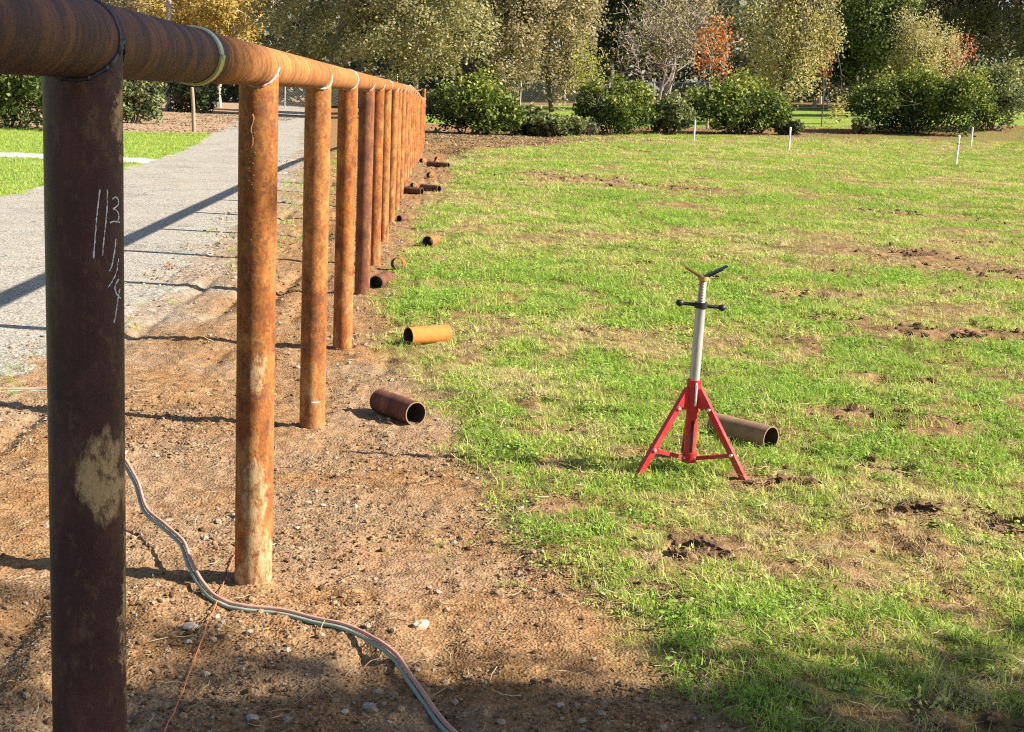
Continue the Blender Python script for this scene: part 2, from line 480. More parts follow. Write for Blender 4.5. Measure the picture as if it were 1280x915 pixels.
rl = np.interp(fcy, ROAD_L[:, 0], ROAD_L[:, 1]) + (fbm(fcx, fcy, 1.2, 3, 91) - .5) * .35
rr = np.interp(fcy, ROAD_R[:, 0], ROAD_R[:, 1]) + (fbm(fcx, fcy, .6, 4, 92) - .5) * .7
is_road = (fcx > rl) & (fcx < rr) & (fcy < 150)
path_y = 27.3 + (fcx + 5.4) * -.05
is_path = (~is_road) & (fcx <= rl) & (np.abs(fcy - 28.3) < .75) & (fcx > -60)
lawn_end = 43 + (fcx + 9.3) * .9 * (fcx > -11) + (fbm(fcx, fcy, 1.5, 3, 95) - .5) * 1.2
is_lawn_l = (~is_road) & (~is_path) & (fcx <= rl) & (fcy < np.clip(lawn_end, 37, 47)) & (fcx > -90)
is_chips = (~is_road) & (fcx <= rl) & (~is_lawn_l) & (~is_path) & (fcy < 115) & (fcx > -90)
hed = 75 + np.clip((fcx - 20) * .12, -1.5, 2)
is_lawn_r = (~is_road) & (fcx > rr + 3.5) & (fcy > hed) & (fcy < 98)
code = np.zeros(len(gf), int)
code[is_road] = 1; code[is_path] = 2; code[is_lawn_l] = 3; code[is_chips] = 4; code[is_lawn_r] = 5

grassy = grass_mask(gxf, gyf) * .92
rrv = np.interp(gyf, ROAD_R[:, 0], ROAD_R[:, 1])
gravel = sstep(.85, -.1, gxf - rrv + (fbm(gxf, gyf, .5, 4, 97) - .5) * .9)
gravel = np.clip(gravel, 0, 1) * (gxf < FENCE_X + .2) * (.35 + .65 * sstep(6.5, 10.5, gyf))
gravel = np.maximum(gravel, .22 * sstep(.52, .7, fbm(gxf, gyf, .8, 3, 101)) * (gxf < .4) * (gyf < 8))
patch_v = patchiness(gxf, gyf) * sstep(-.1, .3, gxf - edge_x(gyf))
ATT = {'grassy': grassy, 'gravel': gravel, 'patch': patch_v}

def ground_piece(name, c, mat):
    f = gf[code == c]
    u, inv = np.unique(f, return_inverse=True)
    me = mesh_np(name, gv[u], inv.reshape(f.shape), {k: a[u] for k, a in ATT.items()}, True)
    return tag(link(name, me, mat), kind='structure')
ground = ground_piece('ground', 0, M['soil'])
road = ground_piece('road', 1, M['road'])
path = ground_piece('footpath', 2, M['concrete'])
lawn_a = ground_piece('lawn', 3, M['lawn'])
mulch = ground_piece('mulch_bed', 4, M['chips'])
lawn_b = ground_piece('lawn', 5, M['lawn'])
tag(ground, 'bare brown soil and thin turf of the field'); tag(road, 'worn grey asphalt drive beyond the rusty fence')
tag(path, 'pale concrete strip crossing the lawn left of the drive'); tag(lawn_a, 'bright green lawn left of the grey drive')
tag(mulch, 'brown wood chip ground behind the left lawn'); tag(lawn_b, 'bright green lawn beyond the row of bushes')

# ------------------------------------------------------------------ scatter (grass, pebbles) with geometry nodes
def scatter(name, pts, rot, scl, idx, tint, protos, label, cat):
    coll = bpy.data.collections.new(name + '_kinds')
    for o in protos: coll.objects.link(o)
    me = bpy.data.meshes.new(name)
    me.vertices.add(len(pts)); me.vertices.foreach_set('co', np.ascontiguousarray(pts, np.float32).ravel())
    for an, typ, val, key in (('rot', 'FLOAT_VECTOR', rot, 'vector'), ('scl', 'FLOAT_VECTOR', (np.repeat(np.asarray(scl)[:, None], 3, 1) if np.ndim(scl) == 1 else scl), 'vector'), ('tint', 'FLOAT', tint, 'value')):
        a = me.attributes.new(an, typ, 'POINT'); a.data.foreach_set(key, np.ascontiguousarray(val, np.float32).ravel())
    a = me.attributes.new('idx', 'INT', 'POINT'); a.data.foreach_set('value', np.ascontiguousarray(idx, np.int32))
    o = bpy.data.objects.new(name, me); COL.objects.link(o)
    ng = bpy.data.node_groups.new(name, 'GeometryNodeTree')
    ng.interface.new_socket('Geometry', in_out='INPUT', socket_type='NodeSocketGeometry')
    ng.interface.new_socket('Geometry', in_out='OUTPUT', socket_type='NodeSocketGeometry')
    N = ng.nodes; L = ng.links
    gi = N.new('NodeGroupInput'); go = N.new('NodeGroupOutput')
    ip = N.new('GeometryNodeInstanceOnPoints'); ci = N.new('GeometryNodeCollectionInfo')
    ci.inputs['Collection'].default_value = coll
    ci.inputs['Separate Children'].default_value = True; ci.inputs['Reset Children'].default_value = True
    L.new(gi.outputs[0], ip.inputs['Points']); L.new(ci.outputs[0], ip.inputs['Instance'])
    ip.inputs['Pick Instance'].default_value = True
    def na(nm, typ):
        q = N.new('GeometryNodeInputNamedAttribute'); q.data_type = typ; q.inputs['Name'].default_value = nm
        return q.outputs['Attribute']
    L.new(na('idx', 'INT'), ip.inputs['Instance Index'])
    L.new(na('rot', 'FLOAT_VECTOR'), ip.inputs['Rotation'])
    L.new(na('scl', 'FLOAT_VECTOR'), ip.inputs['Scale'])
    L.new(ip.outputs[0], go.inputs[0])
    md = o.modifiers.new('scatter', 'NODES'); md.node_group = ng
    tag(o, label, cat, kind='stuff')
    return o

def blade_clump(name, n, radius, h0, h1, width, mat, seed, dry=.15, lean=.5, segs=2):
    r = np.random.default_rng(seed)
    V = []; F = []; A = []
    for k in range(n):
        ang = r.uniform(0, 2 * math.pi); rad = radius * math.sqrt(r.uniform()); bx, by = rad * math.cos(ang), rad * math.sin(ang)
        h = r.uniform(h0, h1); w = width * r.uniform(.6, 1.2); d = r.uniform(0, 2 * math.pi); ln = lean * h * r.uniform(.1, 1.3)
        dx, dy = math.cos(d), math.sin(d); tw = d + math.pi / 2 + r.uniform(-.6, .6); wx, wy = math.cos(tw), math.sin(tw)
        vv = r.uniform(0, .22) if r.uniform() < dry else r.uniform(.35, 1)
        b = len(V)
        for s in range(segs + 1):
            f = s / segs; ww = w * (1 - f ** 1.6) * .5 + (0.0003 if s == segs else 0)
            px = bx + dx * ln * f * f; py = by + dy * ln * f * f; pz = h * f * (1 - .25 * f * (ln / h if h else 0)) - .004
            V.append((px - wx * ww, py - wy * ww, pz)); V.append((px + wx * ww, py + wy * ww, pz))
            A += [vv, vv]
        for s in range(segs):
            q = b + 2 * s; F.append((q, q + 1, q + 3, q + 2))
    me = mesh_np(name, np.array(V), np.array(F), {'v': np.array(A)})
    me.materials.append(mat)
    return bpy.data.objects.new(name, me)

def leafy_clump(name, n, radius, h, size, mat, seed):
    """low broad-leaved weeds in the turf"""
    r = np.random.default_rng(seed); V = []; F = []; A = []
    for k in range(n):
        ang = r.uniform(0, 2 * math.pi); rad = radius * math.sqrt(r.uniform()); c = Vector((rad * math.cos(ang), rad * math.sin(ang), r.uniform(.2, 1) * h))
        s = size * r.uniform(.6, 1.2); t = Vector((r.normal(), r.normal(), r.normal() * .45)).normalized()
        u = t.cross(Vector((r.normal() * .5, r.normal() * .5, 1))).normalized()
        b = len(V); vv = r.uniform(.55, 1)
        V += [c - t * s, c + u * s * .6, c + t * s, c - u * s * .6]; A += [vv] * 4; F.append((b, b + 1, b + 2, b + 3))
    me = mesh_np(name, np.array([tuple(q) for q in V]), np.array(F), {'v': np.array(A)}); me.materials.append(mat)
    return bpy.data.objects.new(name, me)

GRASS_STOPS = [(0, (.54, .42, .25)), (.22, (.65, .55, .29)), (.42, (.54, .57, .16)), (.64, (.39, .50, .10)), (.84, (.22, .345, .05)), (1, (.28, .43, .07))]
M['grass'] = leaf_mat('grass_blades', GRASS_STOPS, .4, .5, True)
GK = [blade_clump('grass_a%d' % k, 26, .045, .015, .046, .0042, M['grass'], 100 + k, dry=.3, lean=1.0) for k in range(5)]
GK += [blade_clump('grass_b%d' % k, 30, .06, .02, .065, .0042, M['grass'], 120 + k, dry=.4, lean=1.2) for k in range(2)]
GK += [leafy_clump('grass_c%d' % k, 34, .05, .03, .0085, M['grass'], 140 + k) for k in range(2)]
GK += [blade_clump('grass_d0', 22, .06, .012, .04, .0035, M['grass'], 160, dry=1.0, lean=2.4)]

def grass_points():
    P = []; S = []; T = []; I = []
    bands = [(2.7, 6, 620, 1.0), (6, 9, 420, 1.15), (9, 14, 230, 1.5), (14, 22, 120, 2.1), (22, 34, 60, 3.0), (34, 50, 30, 4.2), (50, 66, 17, 5.4)]
    for (y0, y1, dens, sc) in bands:
        x0, x1 = -1.2, .46 * y1 + 2.5
        n = int((y1 - y0) * (x1 - x0) * dens)
        x = RNG.uniform(x0, x1, n); y = RNG.uniform(y0, y1, n)
        keep = (x > -.45 - .0 * y) & (x < .46 * y + 2.5)
        x, y = x[keep], y[keep]
        g = grass_mask(x, y)
        e = x - edge_x(y)
        prob = g
        prob = np.where(e < 0, prob * .6, prob)
        keep = RNG.uniform(size=len(x)) < prob
        x, y, g = x[keep], y[keep], g[keep]
        n = len(x)
        lush = fbm(x, y, 1.3, 4, 201); fine = fbm(x, y, .25, 2, 203); big = fbm(x, y, 4.0, 3, 207)
        tint = .59 + (lush - .5) * 1.7 + (fine - .5) * 1.1 + (big - .5) * 1.0 + (g - .85) * .55
        # strip beside the soil and the foreground edge grow greener
        tint = tint + .34 * np.exp(-((x - edge_x(y) - .15) / .25) ** 2) * (y < 20)
        size = sc * RNG.uniform(.55, 1.3, n) * (.55 + .8 * lush) * np.where(sc > 2, .78, 1)
        idx = RNG.choice(10, n, p=[.13, .13, .13, .13, .12, .06, .05, .09, .09, .07])
        dry = tint < .42
        idx = np.where(dry & (RNG.uniform(size=n) < .45), 9, idx)
        P.append(np.c_[x, y, ground_z(x, y)]); S.append(size); T.append(np.clip(tint, 0, 1.1)); I.append(idx)
    # stray tufts on the verge between drive and fence
    vx, vy = [], []
    for cx, cy, sx, sy, n in ((-2.25, 7.2, .12, .25, 90), (-1.95, 9.0, .1, .5, 30), (-1.6, 13.5, .15, 1.5, 90), (-1.9, 20, .3, 3, 160), (-1.9, 30, .4, 5, 200), (-.2, 4.75, .05, .1, 6), (.12, 4.7, .08, .1, 14), (.35, 4.35, .1, .08, 10), (-2.15, 6.9, .08, .1, 40)):
        vx.append(RNG.normal(cx, sx, n)); vy.append(RNG.normal(cy, sy, n))
    vx = np.concatenate(vx); vy = np.concatenate(vy); vy = np.maximum(vy, 2.8)
    P.append(np.c_[vx, vy, ground_z(vx, vy)]); S.append(np.clip(vy / 12, .5, 3) * RNG.uniform(.4, .9, len(vx))); T.append(RNG.uniform(.4, .9, len(vx))); I.append(RNG.integers(0, 10, len(vx)))
    return np.concatenate(P), np.concatenate(S), np.concatenate(T), np.concatenate(I)
gp, gs, gt, gi_ = grass_points()
def seg_dist(P, a, b):
    a = np.array(a); d = np.array(b) - a; L = np.hypot(*d); t = np.clip(((P[:, :2] - a) @ d) / (L * L), 0, 1)
    return np.hypot(*(P[:, :2] - a - t[:, None] * d).T)
kp = np.ones(len(gp), bool)
for a, b in (((1.34, 6.50), (1.55, 6.25)), ((-.135, 8.70), (.105, 8.86)), ((-.06, 14.5), (.02, 14.75)), ((-.235, 6.84), (-.055, 6.575))):
    kp &= seg_dist(gp, a, b) > .055
gp, gs, gt, gi_ = gp[kp], gs[kp], gt[kp], gi_[kp]
grot = np.c_[RNG.normal(0, .12, len(gp)), RNG.normal(0, .12, len(gp)), RNG.uniform(0, 6.283, len(gp))]
gs = np.c_[gs, gs, np.where(gs > 1.1, 1.1 + (gs - 1.1) * .28, gs)]
scatter('grass', gp, grot, gs, gi_, gt, GK, 'short patchy green and straw coloured turf of the field', 'grass')
print('grass clumps', len(gp))

# lawns and rough edge beyond
lx = RNG.uniform(-20, -5.2, 16000); ly = RNG.uniform(17, 48, 16000)
okk = (lx < np.interp(ly, ROAD_L[:, 0], ROAD_L[:, 1]) - .05 + (fbm(lx, ly, 1.2, 3, 91) - .5) * .35) & (ly < np.clip(43 + (lx + 9.3) * .9 * (lx > -11), 37, 47)) & (np.abs(ly - 28.3) > .8) & (lx > -.5 * ly)
lx, ly = lx[okk], ly[okk]
scatter('lawn_grass', np.c_[lx, ly, ground_z(lx, ly)], np.c_[np.zeros((len(lx), 2)), RNG.uniform(0, 6.28, len(lx))], RNG.uniform(1.2, 2.2, len(lx)),
        RNG.integers(0, 5, len(lx)), np.clip(RNG.normal(.74, .16, len(lx)), 0, 1.1), GK[:5], 'dense bright green grass left of the drive', 'grass')

# ------------------------------------------------------------------ pebbles, crumbs and clods
def stone_mesh(name, seed, mat, flat=.65, sub=1):
    import bmesh
    r = np.random.default_rng(seed); bm = bmesh.new(); bmesh.ops.create_icosphere(bm, subdivisions=sub, radius=1)
    ax = r.uniform(.7, 1.3, 3)
    for v in bm.verts:
        k = 1 + r.normal(0, .12); v.co = Vector((v.co.x * ax[0] * k, v.co.y * ax[1] * k, v.co.z * flat * k))
    me = bpy.data.meshes.new(name); bm.to_mesh(me); bm.free(); me.materials.append(mat)
    return me
def stone_mat(name, stops, bump=.4):
    t = NT(name); n = t.noise(t.obj(), 1.6, 4, .6)
    c = t.ramp(t.attr('tint', 'INSTANCER'), stops); c = t.mix(n, t.mix(1.0, c, (.72, .7, .68), 'MULTIPLY'), t.mix(1.0, c, (1.2, 1.2, 1.2), 'MULTIPLY'))
    return t.pbr(c, .9, 0, t.bump(n, bump, .2), .2)
M['pebble'] = stone_mat('pebbles', [(0, (.12, .066, .034)), (.35, (.26, .16, .085)), (.6, (.37, .255, .15)), (.8, (.36, .30, .23)), (1, (.54, .46, .35))])
PK = [bpy.data.objects.new('pebble_%d' % k, stone_mesh('pebble_%d' % k, 300 + k, M['pebble'], .6 + .06 * k)) for k in range(6)]
def clod_mesh(name, seed):
    import bmesh
    r = np.random.default_rng(seed); bm = bmesh.new(); bmesh.ops.create_icosphere(bm, subdivisions=2, radius=1)
    ax = r.uniform(.7, 1.4, 3)
    for v in bm.verts:
        k = 1 + r.normal(0, .24); v.co = Vector((v.co.x * ax[0] * k, v.co.y * ax[1] * k, v.co.z * .55 * k))
    me = bpy.data.meshes.new(name); bm.to_mesh(me); bm.free(); me.materials.append(M['pebble'])
    return bpy.data.objects.new(name, me)
PK += [clod_mesh('pebble_clod_%d' % k, 340 + k) for k in range(4)]
px_, py_, ps_, pt_ = [], [], [], []
for (y0, y1, dens, r0) in ((2.7, 4.6, 5200, .0045), (4.6, 7, 2900, .0050), (7, 11, 900, .0065), (11, 18, 260, .010), (18, 36, 40, .015)):
    n = int((y1 - y0) * 5.5 * dens); x = RNG.uniform(-3.4, 2.1, n); y = RNG.uniform(y0, y1, n)
    ok = (x < edge_x(y) + .25) & (x > np.interp(y, ROAD_R[:, 0], ROAD_R[:, 1]) - .3) & (x > -.36 * y - .6)
    clus = fbm(x, y, .55, 3, 331); ok &= RNG.uniform(size=n) < np.clip((clus - .38) * 3.2 + .5 * np.exp(-((x + .30) / .3) ** 2 - ((y - 3.25) / .45) ** 2) + .5 * np.exp(-((x + .32) / .14) ** 2 - ((y - 4.75) / .5) ** 2), .08, 1)
    x, y, clus = x[ok], y[ok], clus[ok]
    grav = sstep(1.0, .0, x - np.interp(y, ROAD_R[:, 0], ROAD_R[:, 1]) - .1)
    r = r0 * (RNG.pareto(2.6, len(x)) * .55 + .55); r = np.minimum(r, .006 + r0 * 1.3)
    t = np.clip(RNG.uniform(0, 1, len(x)) ** 1.5 * .85 + .12 * grav + .15 * (r > .011) * RNG.uniform(0, 1, len(x)), 0, 1)
    px_.append(x); py_.append(y); ps_.append(r); pt_.append(t)
# clods in the worn patches of the field
for (cx, cy, rx, ry, s) in PATCH:
    if cy > 40: continue
    if cy > 9: RNG2 = 1.6
    else: RNG2 = 1.0
    n = int(26 * s * min(5, (rx * ry) / .03) ** .7)
    x = RNG.normal(cx, rx * .75, n); y = RNG.normal(cy, ry * .75, n)
    px_.append(x); py_.append(y); ps_.append(np.minimum(.003 + RNG.pareto(2.4, n) * .004, .011) * (1 + cy * .05) * RNG2); pt_.append(RNG.uniform(0, .22, n))
n_small = sum(len(q) for q in px_)
for (cx, cy, rr0, dp) in PITS:
    n = 16 if cy < 9 else 22
    px_.append(RNG.normal(cx, rr0 * 1.9, n)); py_.append(RNG.normal(cy, rr0 * 1.3, n)); ps_.append(RNG.uniform(.006, .02, n) * (1 + cy * .05)); pt_.append(RNG.uniform(0, .14, n))
pidx = np.r_[RNG.integers(0, 6, n_small), RNG.integers(6, 10, sum(len(q) for q in px_) - n_small)]
px_ = np.concatenate(px_); py_ = np.concatenate(py_); ps_ = np.concatenate(ps_); pt_ = np.concatenate(pt_)
keep = py_ > 2.6; pidx = pidx[keep]; px_, py_, ps_, pt_ = px_[keep], py_[keep], ps_[keep], pt_[keep]
scatter('pebbles', np.c_[px_, py_, ground_z(px_, py_) + ps_ * .12], RNG.uniform(0, 6.28, (len(px_), 3)) * [.08, .08, 1], ps_, pidx, pt_, PK,
        'small tan and grey pebbles and soil crumbs along the fence', 'pebbles')
print('pebbles', len(px_))

# straw, twigs and dead leaves
M['straw'] = leaf_mat('straw', [(0, (.12, .075, .045)), (.5, (.36, .26, .14)), (1, (.55, .46, .28))], .15, .7, True)
SK = []
for k in range(4):
    r = np.random.default_rng(400 + k); m = MB()
    p0 = Vector((-.03, 0, .004)); pts = [p0 + Vector((.02 * i, r.normal() * .003, abs(r.normal()) * .004)) for i in range(4)]
    m.tube(pts, [.0011, .0012, .001, .0005], 4, False)
    me = m.mesh('straw_%d' % k); a = me.attributes.new('v', 'FLOAT', 'POINT'); a.data.foreach_set('value', np.full(len(me.vertices), .3 + .2 * k, np.float32))
    me.materials.append(M['straw']); SK.append(bpy.data.objects.new('straw_%d' % k, me))
n = 9000
sy_ = 2.8 + RNG.uniform(0, 1, n) ** 1.6 * 12; sx_ = RNG.uniform(-1, 1, n) * (.45 * sy_ + .8)
ok = (sx_ > -2.2); sx_, sy_ = sx_[ok], sy_[ok]
gm = grass_mask(sx_, sy_); ok = RNG.uniform(size=len(sx_)) < .3 + .7 * (gm > .2); sx_, sy_, gm = sx_[ok], sy_[ok], gm[ok]
scatter('straw', np.c_[sx_, sy_, ground_z(sx_, sy_) + .004 + .022 * (gm > .3) * RNG.uniform(0, 1, len(sx_))],
        np.c_[RNG.normal(0, .25, len(sx_)), RNG.normal(0, .25, len(sx_)), RNG.uniform(0, 6.28, len(sx_))], RNG.uniform(.4, 1.5, len(sx_)) * (.8 + sy_ * .04),
        RNG.integers(0, 4, len(sx_)), RNG.uniform(.1, 1, len(sx_)), SK, 'dry straw and fine twigs lying on soil and turf', 'straw')

# ------------------------------------------------------------------ rusty pipe materials
def rust_mat(name, tone=0.0, patches=(), along='z', dark_until=None, mudlow=.5, streak_rng=None, gloss=.0):
    """tone 0 = orange rust, 1 = dark mill scale; patches = dried mud, plus one painted sunlit edge (x', z, rx, rz) in object space"""
    t = NT(name)
    O = t.obj()
    rnd = t.n('ShaderNodeObjectInfo').outputs['Random']
    off = t.comb(t.math('MULTIPLY', rnd, 31.0), t.math('MULTIPLY', rnd, 17.0), t.math('MULTIPLY', rnd, 53.0))
    va = t.n('ShaderNodeVectorMath', operation='ADD'); t.l(O, va.inputs[0]); t.l(off, va.inputs[1]); Q = va.outputs[0]
    if along == 'z':
        st = t.noise(t.mapping(Q, (46, 46, 26)), 1.0, 6, .75, .3); st2 = t.noise(t.mapping(Q, (13, 13, 6)), 1.0, 7, .72, .4)
    else:
        st = t.noise(t.mapping(Q, (9, 150, 9)), 1.0, 5, .7, .35); st2 = t.noise(t.mapping(Q, (4.5, 13, 4.5)), 1.0, 7, .72, .5)
    sp = t.noise(Q, 120, 4, .75); bl = t.noise(Q, 11, 5, .65)
    orange = t.ramp(st2, [(.26, (.10, .032, .014)), (.41, (.235, .070, .018)), (.53, (.34, .110, .024)), (.68, (.42, .175, .046))])
    orange = t.mix(t.rng(st, .48, .66), orange, t.mix(1.0, orange, (1.35, 1.28, 1.15), 'MULTIPLY'))
    orange = t.mix(t.rng(st, .44, .28), orange, t.mix(1.0, orange, (.55, .46, .42), 'MULTIPLY'))
    orange = t.mix(t.math('MULTIPLY', t.rng(sp, .55, .66), .75), orange, (.085, .035, .02))
    orange = t.mix(t.math('MULTIPLY', t.rng(sp, .42, .34), .5), orange, (.50, .28, .12))
    orange = t.mix(t.math('MULTIPLY', t.rng(bl, .54, .66), .6), orange, (.14, .048, .024))
    pl = t.noise(Q, 5.0, 5, .7, .3)
    orange = t.mix(t.math('MULTIPLY', t.rng(pl, .50, .60), .55), orange, t.mix(1.0, orange, (.50, .36, .34), 'MULTIPLY'))
    fl = t.vor(Q, 85, 'Color'); flx = t.sep(fl)[0]
    orange = t.mix(t.math('MULTIPLY', t.rng(flx, .80, .86), .45), orange, (.12, .05, .03))
    if along == 'z':
        run = t.noise(t.mapping(Q, (95, 95, 1.3)), 1.0, 3, .6)
        orange = t.mix(t.math('MULTIPLY', t.rng(run, .60, .70), .35), orange, (.09, .035, .02))
    orange = t.mix(t.math('MULTIPLY', rnd, .8), t.mix(1.0, orange, (.95, .98, 1.0), 'MULTIPLY'), t.mix(1.0, orange, (1.04, 1.34, 1.6), 'MULTIPLY'))
    dark = t.ramp(st2, [(.25, (.038, .018, .019)), (.5, (.072, .032, .029)), (.68, (.125, .056, .040)), (.85, (.20, .085, .045))])
    dark = t.mix(t.math('MULTIPLY', t.rng(st, .54, .66), .5), dark, (.17, .105, .062))
    fac = tone
    if dark_until is not None:
        yy = t.sep(O)[1]
        yy = t.math('ADD', yy, t.math('MULTIPLY', t.math('SUBTRACT', st2, .5), .35))
        fac = t.rng(yy, dark_until + .07, dark_until - .07)
        warm = t.math('MULTIPLY', t.rng(st2, .46, .68), .55)
        dark = t.mix(warm, dark, (.25, .10, .035))
    c = t.mix(fac, orange, dark)
    hb = t.math('ADD', t.math('MULTIPLY', sp, .5), bl)
    if along == 'z':
        s3 = t.sep(O)
        # dried mud low on the post
        low = t.math('MULTIPLY', t.rng(s3[2], .75, .0), t.rng(st2, .5, .66))
        mud_lit_c = t.mix(t.rng(st, .35, .65), (.30, .18, .08), (.48, .33, .175))
        mm = t.math('MULTIPLY', low, mudlow)
        for (mx, mz, rx, rz) in patches:
            ex = t.math('DIVIDE', t.math('SUBTRACT', t.math('ADD', s3[0], t.math('ADD', t.math('MULTIPLY', t.math('SUBTRACT', bl, .5), .05), t.math('MULTIPLY', t.math('SUBTRACT', sp, .5), .022))), mx), rx)
            n9 = t.noise(t.mapping(Q, (40, 40, 9)), 1.0, 3, .6)
            ez = t.math('DIVIDE', t.math('SUBTRACT', t.math('ADD', s3[2], t.math('MULTIPLY', t.math('SUBTRACT', n9, .5), rz * 1.5)), mz), rz)
            dd = t.math('ADD', t.math('MULTIPLY', ex, ex), t.math('MULTIPLY', ez, ez))
            front = t.rng(s3[1], .012, -.004)
            mm = t.math('MAXIMUM', mm, t.math('MULTIPLY', t.math('MULTIPLY', t.rng(dd, 1.3, .8), front), t.rng(st, .40, .52, .12, 1.0)))
        c = t.mix(mm, c, mud_lit_c)
        hb = t.math('ADD', hb, t.math('MULTIPLY', mm, .6))
    rough = t.rng(fac, 0, 1, .85, .85 - gloss) if not isinstance(fac, float) else .85 - gloss * fac
    return t.pbr(c, rough, 0, t.bump(hb, .45, .004), .2)

M['rust_post'] = rust_mat('rusty_steel', 0.0, mudlow=.8)
M['rust_post_dark'] = rust_mat('purple_brown_steel', .52, mudlow=.3, gloss=.2)
M['post_near'] = rust_mat('dark_mill_scale', 1.0, ((.036, .925, .038, .066), (.066, .70, .009, .26), (.063, 1.47, .012, .07)), mudlow=.15, gloss=.33)  # second patch paints the sunlit sliver down the right edge
M['post_second'] = rust_mat('rusty_steel_with_mud', 0.0, ((.014, .675, .022, .062), (.008, .30, .034, .12), (.02, .10, .05, .09), (.0, .02, .07, .05)), mudlow=1.0)
M['rail'] = rust_mat('rolled_rail', 0.0, along='y', dark_until=3.30, gloss=.15)
M['rust_cut'] = rust_mat('rusty_offcut', .15, mudlow=.0)
M['rust_bright'] = flat_mat('fresh_orange_rust', (.42, .17, .04), .85, 0, .4, 22, .2, .3)
M['rust_cut_dark'] = rust_mat('brown_offcut', .75, mudlow=.0)
M['rust_cut_tan'] = flat_mat('dull_tan_offcut', (.25, .155, .08), .85, 0, .5, 14, .3, .3)
M['weld'] = flat_mat('weld_metal', (.42, .40, .40), .5, .6, .4, 300)
M['weld_dark'] = flat_mat('heat_blued_weld', (.05, .06, .085), .45, .5, .6, 200)
M['cut_edge'] = flat_mat('rusty_cut_edge', (.27, .17, .10), .6, .3, .3, 200)
M['inside'] = flat_mat('scaled_bore', (.05, .03, .022), .9, 0, .3, 60)
M['chalk'] = flat_mat('chalk', (.78, .78, .80), .95, 0, .15, 300)

# ------------------------------------------------------------------ the pipe fence
R_PIPE = .0572
RAIL_Z = 1.5211 + R_PIPE
N_POST = 21
def fence_xy(i):
    y = FENCE_Y0 + FENCE_DY * i + {4: .12}.get(i, 0)
    x = FENCE_X + .09 * max(0, (i - 11) / 9.0) ** 1.5
    return x, y
def fence_drop(y): return -.25 * float(sstep(27, 43, y))

fence = thing('pipe_fence', (0, 0, 0), 'long rusty welded pipe fence of round posts under one top rail beside the drive', 'fence')
def post_mesh(name):
    m = MB(); n = 44
    zs = [-.12, 0, .2, .5, .9, 1.3, RAIL_Z]
    m.tube([(0, 0, z) for z in zs], [R_PIPE] * len(zs), n, True)
    return m.mesh(name, True)
def weld_mesh(name, rad, seed, arc=None):
    """bead along the saddle where post and rail meet"""
    r = random.Random(seed); m = MB(); pts = []
    for k in range(73):
        a = 2 * math.pi * k / 72
        x = (R_PIPE + .001) * math.cos(a); y = (R_PIPE + .001) * math.sin(a)
        z = RAIL_Z - math.sqrt(max(0, (R_PIPE + .001) ** 2 - x * x)) - .001
        pts.append(Vector((x, y, z)))
    rads = [rad * r.uniform(.55, 1.45) for _ in pts]; rads[-1] = rads[0]
    m.tube(pts, rads, 7, False)
    return m.mesh(name, True)
pm = post_mesh('post')
wm = [weld_mesh('weld_bead', .0042, k) for k in range(3)]
POSTS = []
for i in range(N_POST):
    x, y = fence_xy(i)
    me = pm
    if i in (0, 1, 4, 2): me = pm.copy()
    o = bpy.data.objects.new('post', me); COL.objects.link(o); o.parent = fence
    me.materials.clear()
    me.materials.append({0: M['post_near'], 1: M['post_second'], 4: M['rust_post_dark']}.get(i, M['rust_post']))
    o.location = (x, y, fence_drop(y)); o.rotation_euler = (random.gauss(0, .003), random.gauss(0, .003), 0 if i < 2 else random.uniform(-.4, .4))
    if i < 2: o.rotation_euler = (0, 0, 0)
    if i == 0: tag(o, 'dark purple brown post with chalk marks and a smear of dried mud')
    if i == 4: tag(o, 'dull purple brown post among orange ones')
    wo = bpy.data.objects.new('weld_bead', wm[i % 3]); COL.objects.link(wo); wo.parent = o
    wo.rotation_euler = (0, 0, -o.rotation_euler[2])
    if not wm[i % 3].materials: wm[i % 3].materials.append(M['weld'])
    POSTS.append(o)
POSTS[0].children[0].data = weld_mesh('weld_bead', .0042, 77); POSTS[0].children[0].data.materials.append(M['weld_dark'])
# the last post stands taller than the rail
m = MB(); m.tube([(0, 0, RAIL_Z - .02), (0, 0, RAIL_Z + .32)], R_PIPE * .99, 24); m.build('post_extension', M['rust_post'], POSTS[-1])

# top rail, length by length
def rail_piece(y0, y1):
    n = max(3, int((y1 - y0) / .35) + 1); m = MB()
    pts = []
    for k in range(n):
        y = y0 + (y1 - y0) * k / (n - 1)
        i = (y - FENCE_Y0) / FENCE_DY
        x = FENCE_X + .09 * max(0, (i - 11) / 9.0) ** 1.5
        pts.append((x, y, RAIL_Z + fence_drop(y)))
    m.tube(pts, R_PIPE, 56, True)
    return m.build('rail', M['rail'], fence)
cuts = [-1.6, 2.17, 8.52, 14.85, 21.2, 27.5, 33.85, 40.2, FENCE_Y0 + FENCE_DY * (N_POST - 1) + .06]
for a, b in zip(cuts[:-1], cuts[1:]):
    o = rail_piece(a, b - .002)
    if a < 2: tag(o, 'dark brown rail length nearest the camera')
    m = MB(); n = 56; r = random.Random(int(b * 10)); pts = []
    for k in range(n + 1):
        w = 2 * math.pi * k / n; i = (b - FENCE_Y0) / FENCE_DY; x = FENCE_X + .09 * max(0, (i - 11) / 9.0) ** 1.5
        pts.append((x + (R_PIPE + .0005) * math.cos(w), b + r.uniform(-.0012, .0012), RAIL_Z + fence_drop(b) + (R_PIPE + .0005) * math.sin(w)))
    m.tube(pts, [.0042 * r.uniform(.8, 1.2) for _ in pts], 7, False)
    m.build('weld_ring', M['weld_dark'] if b < 3 else M['weld'], o)

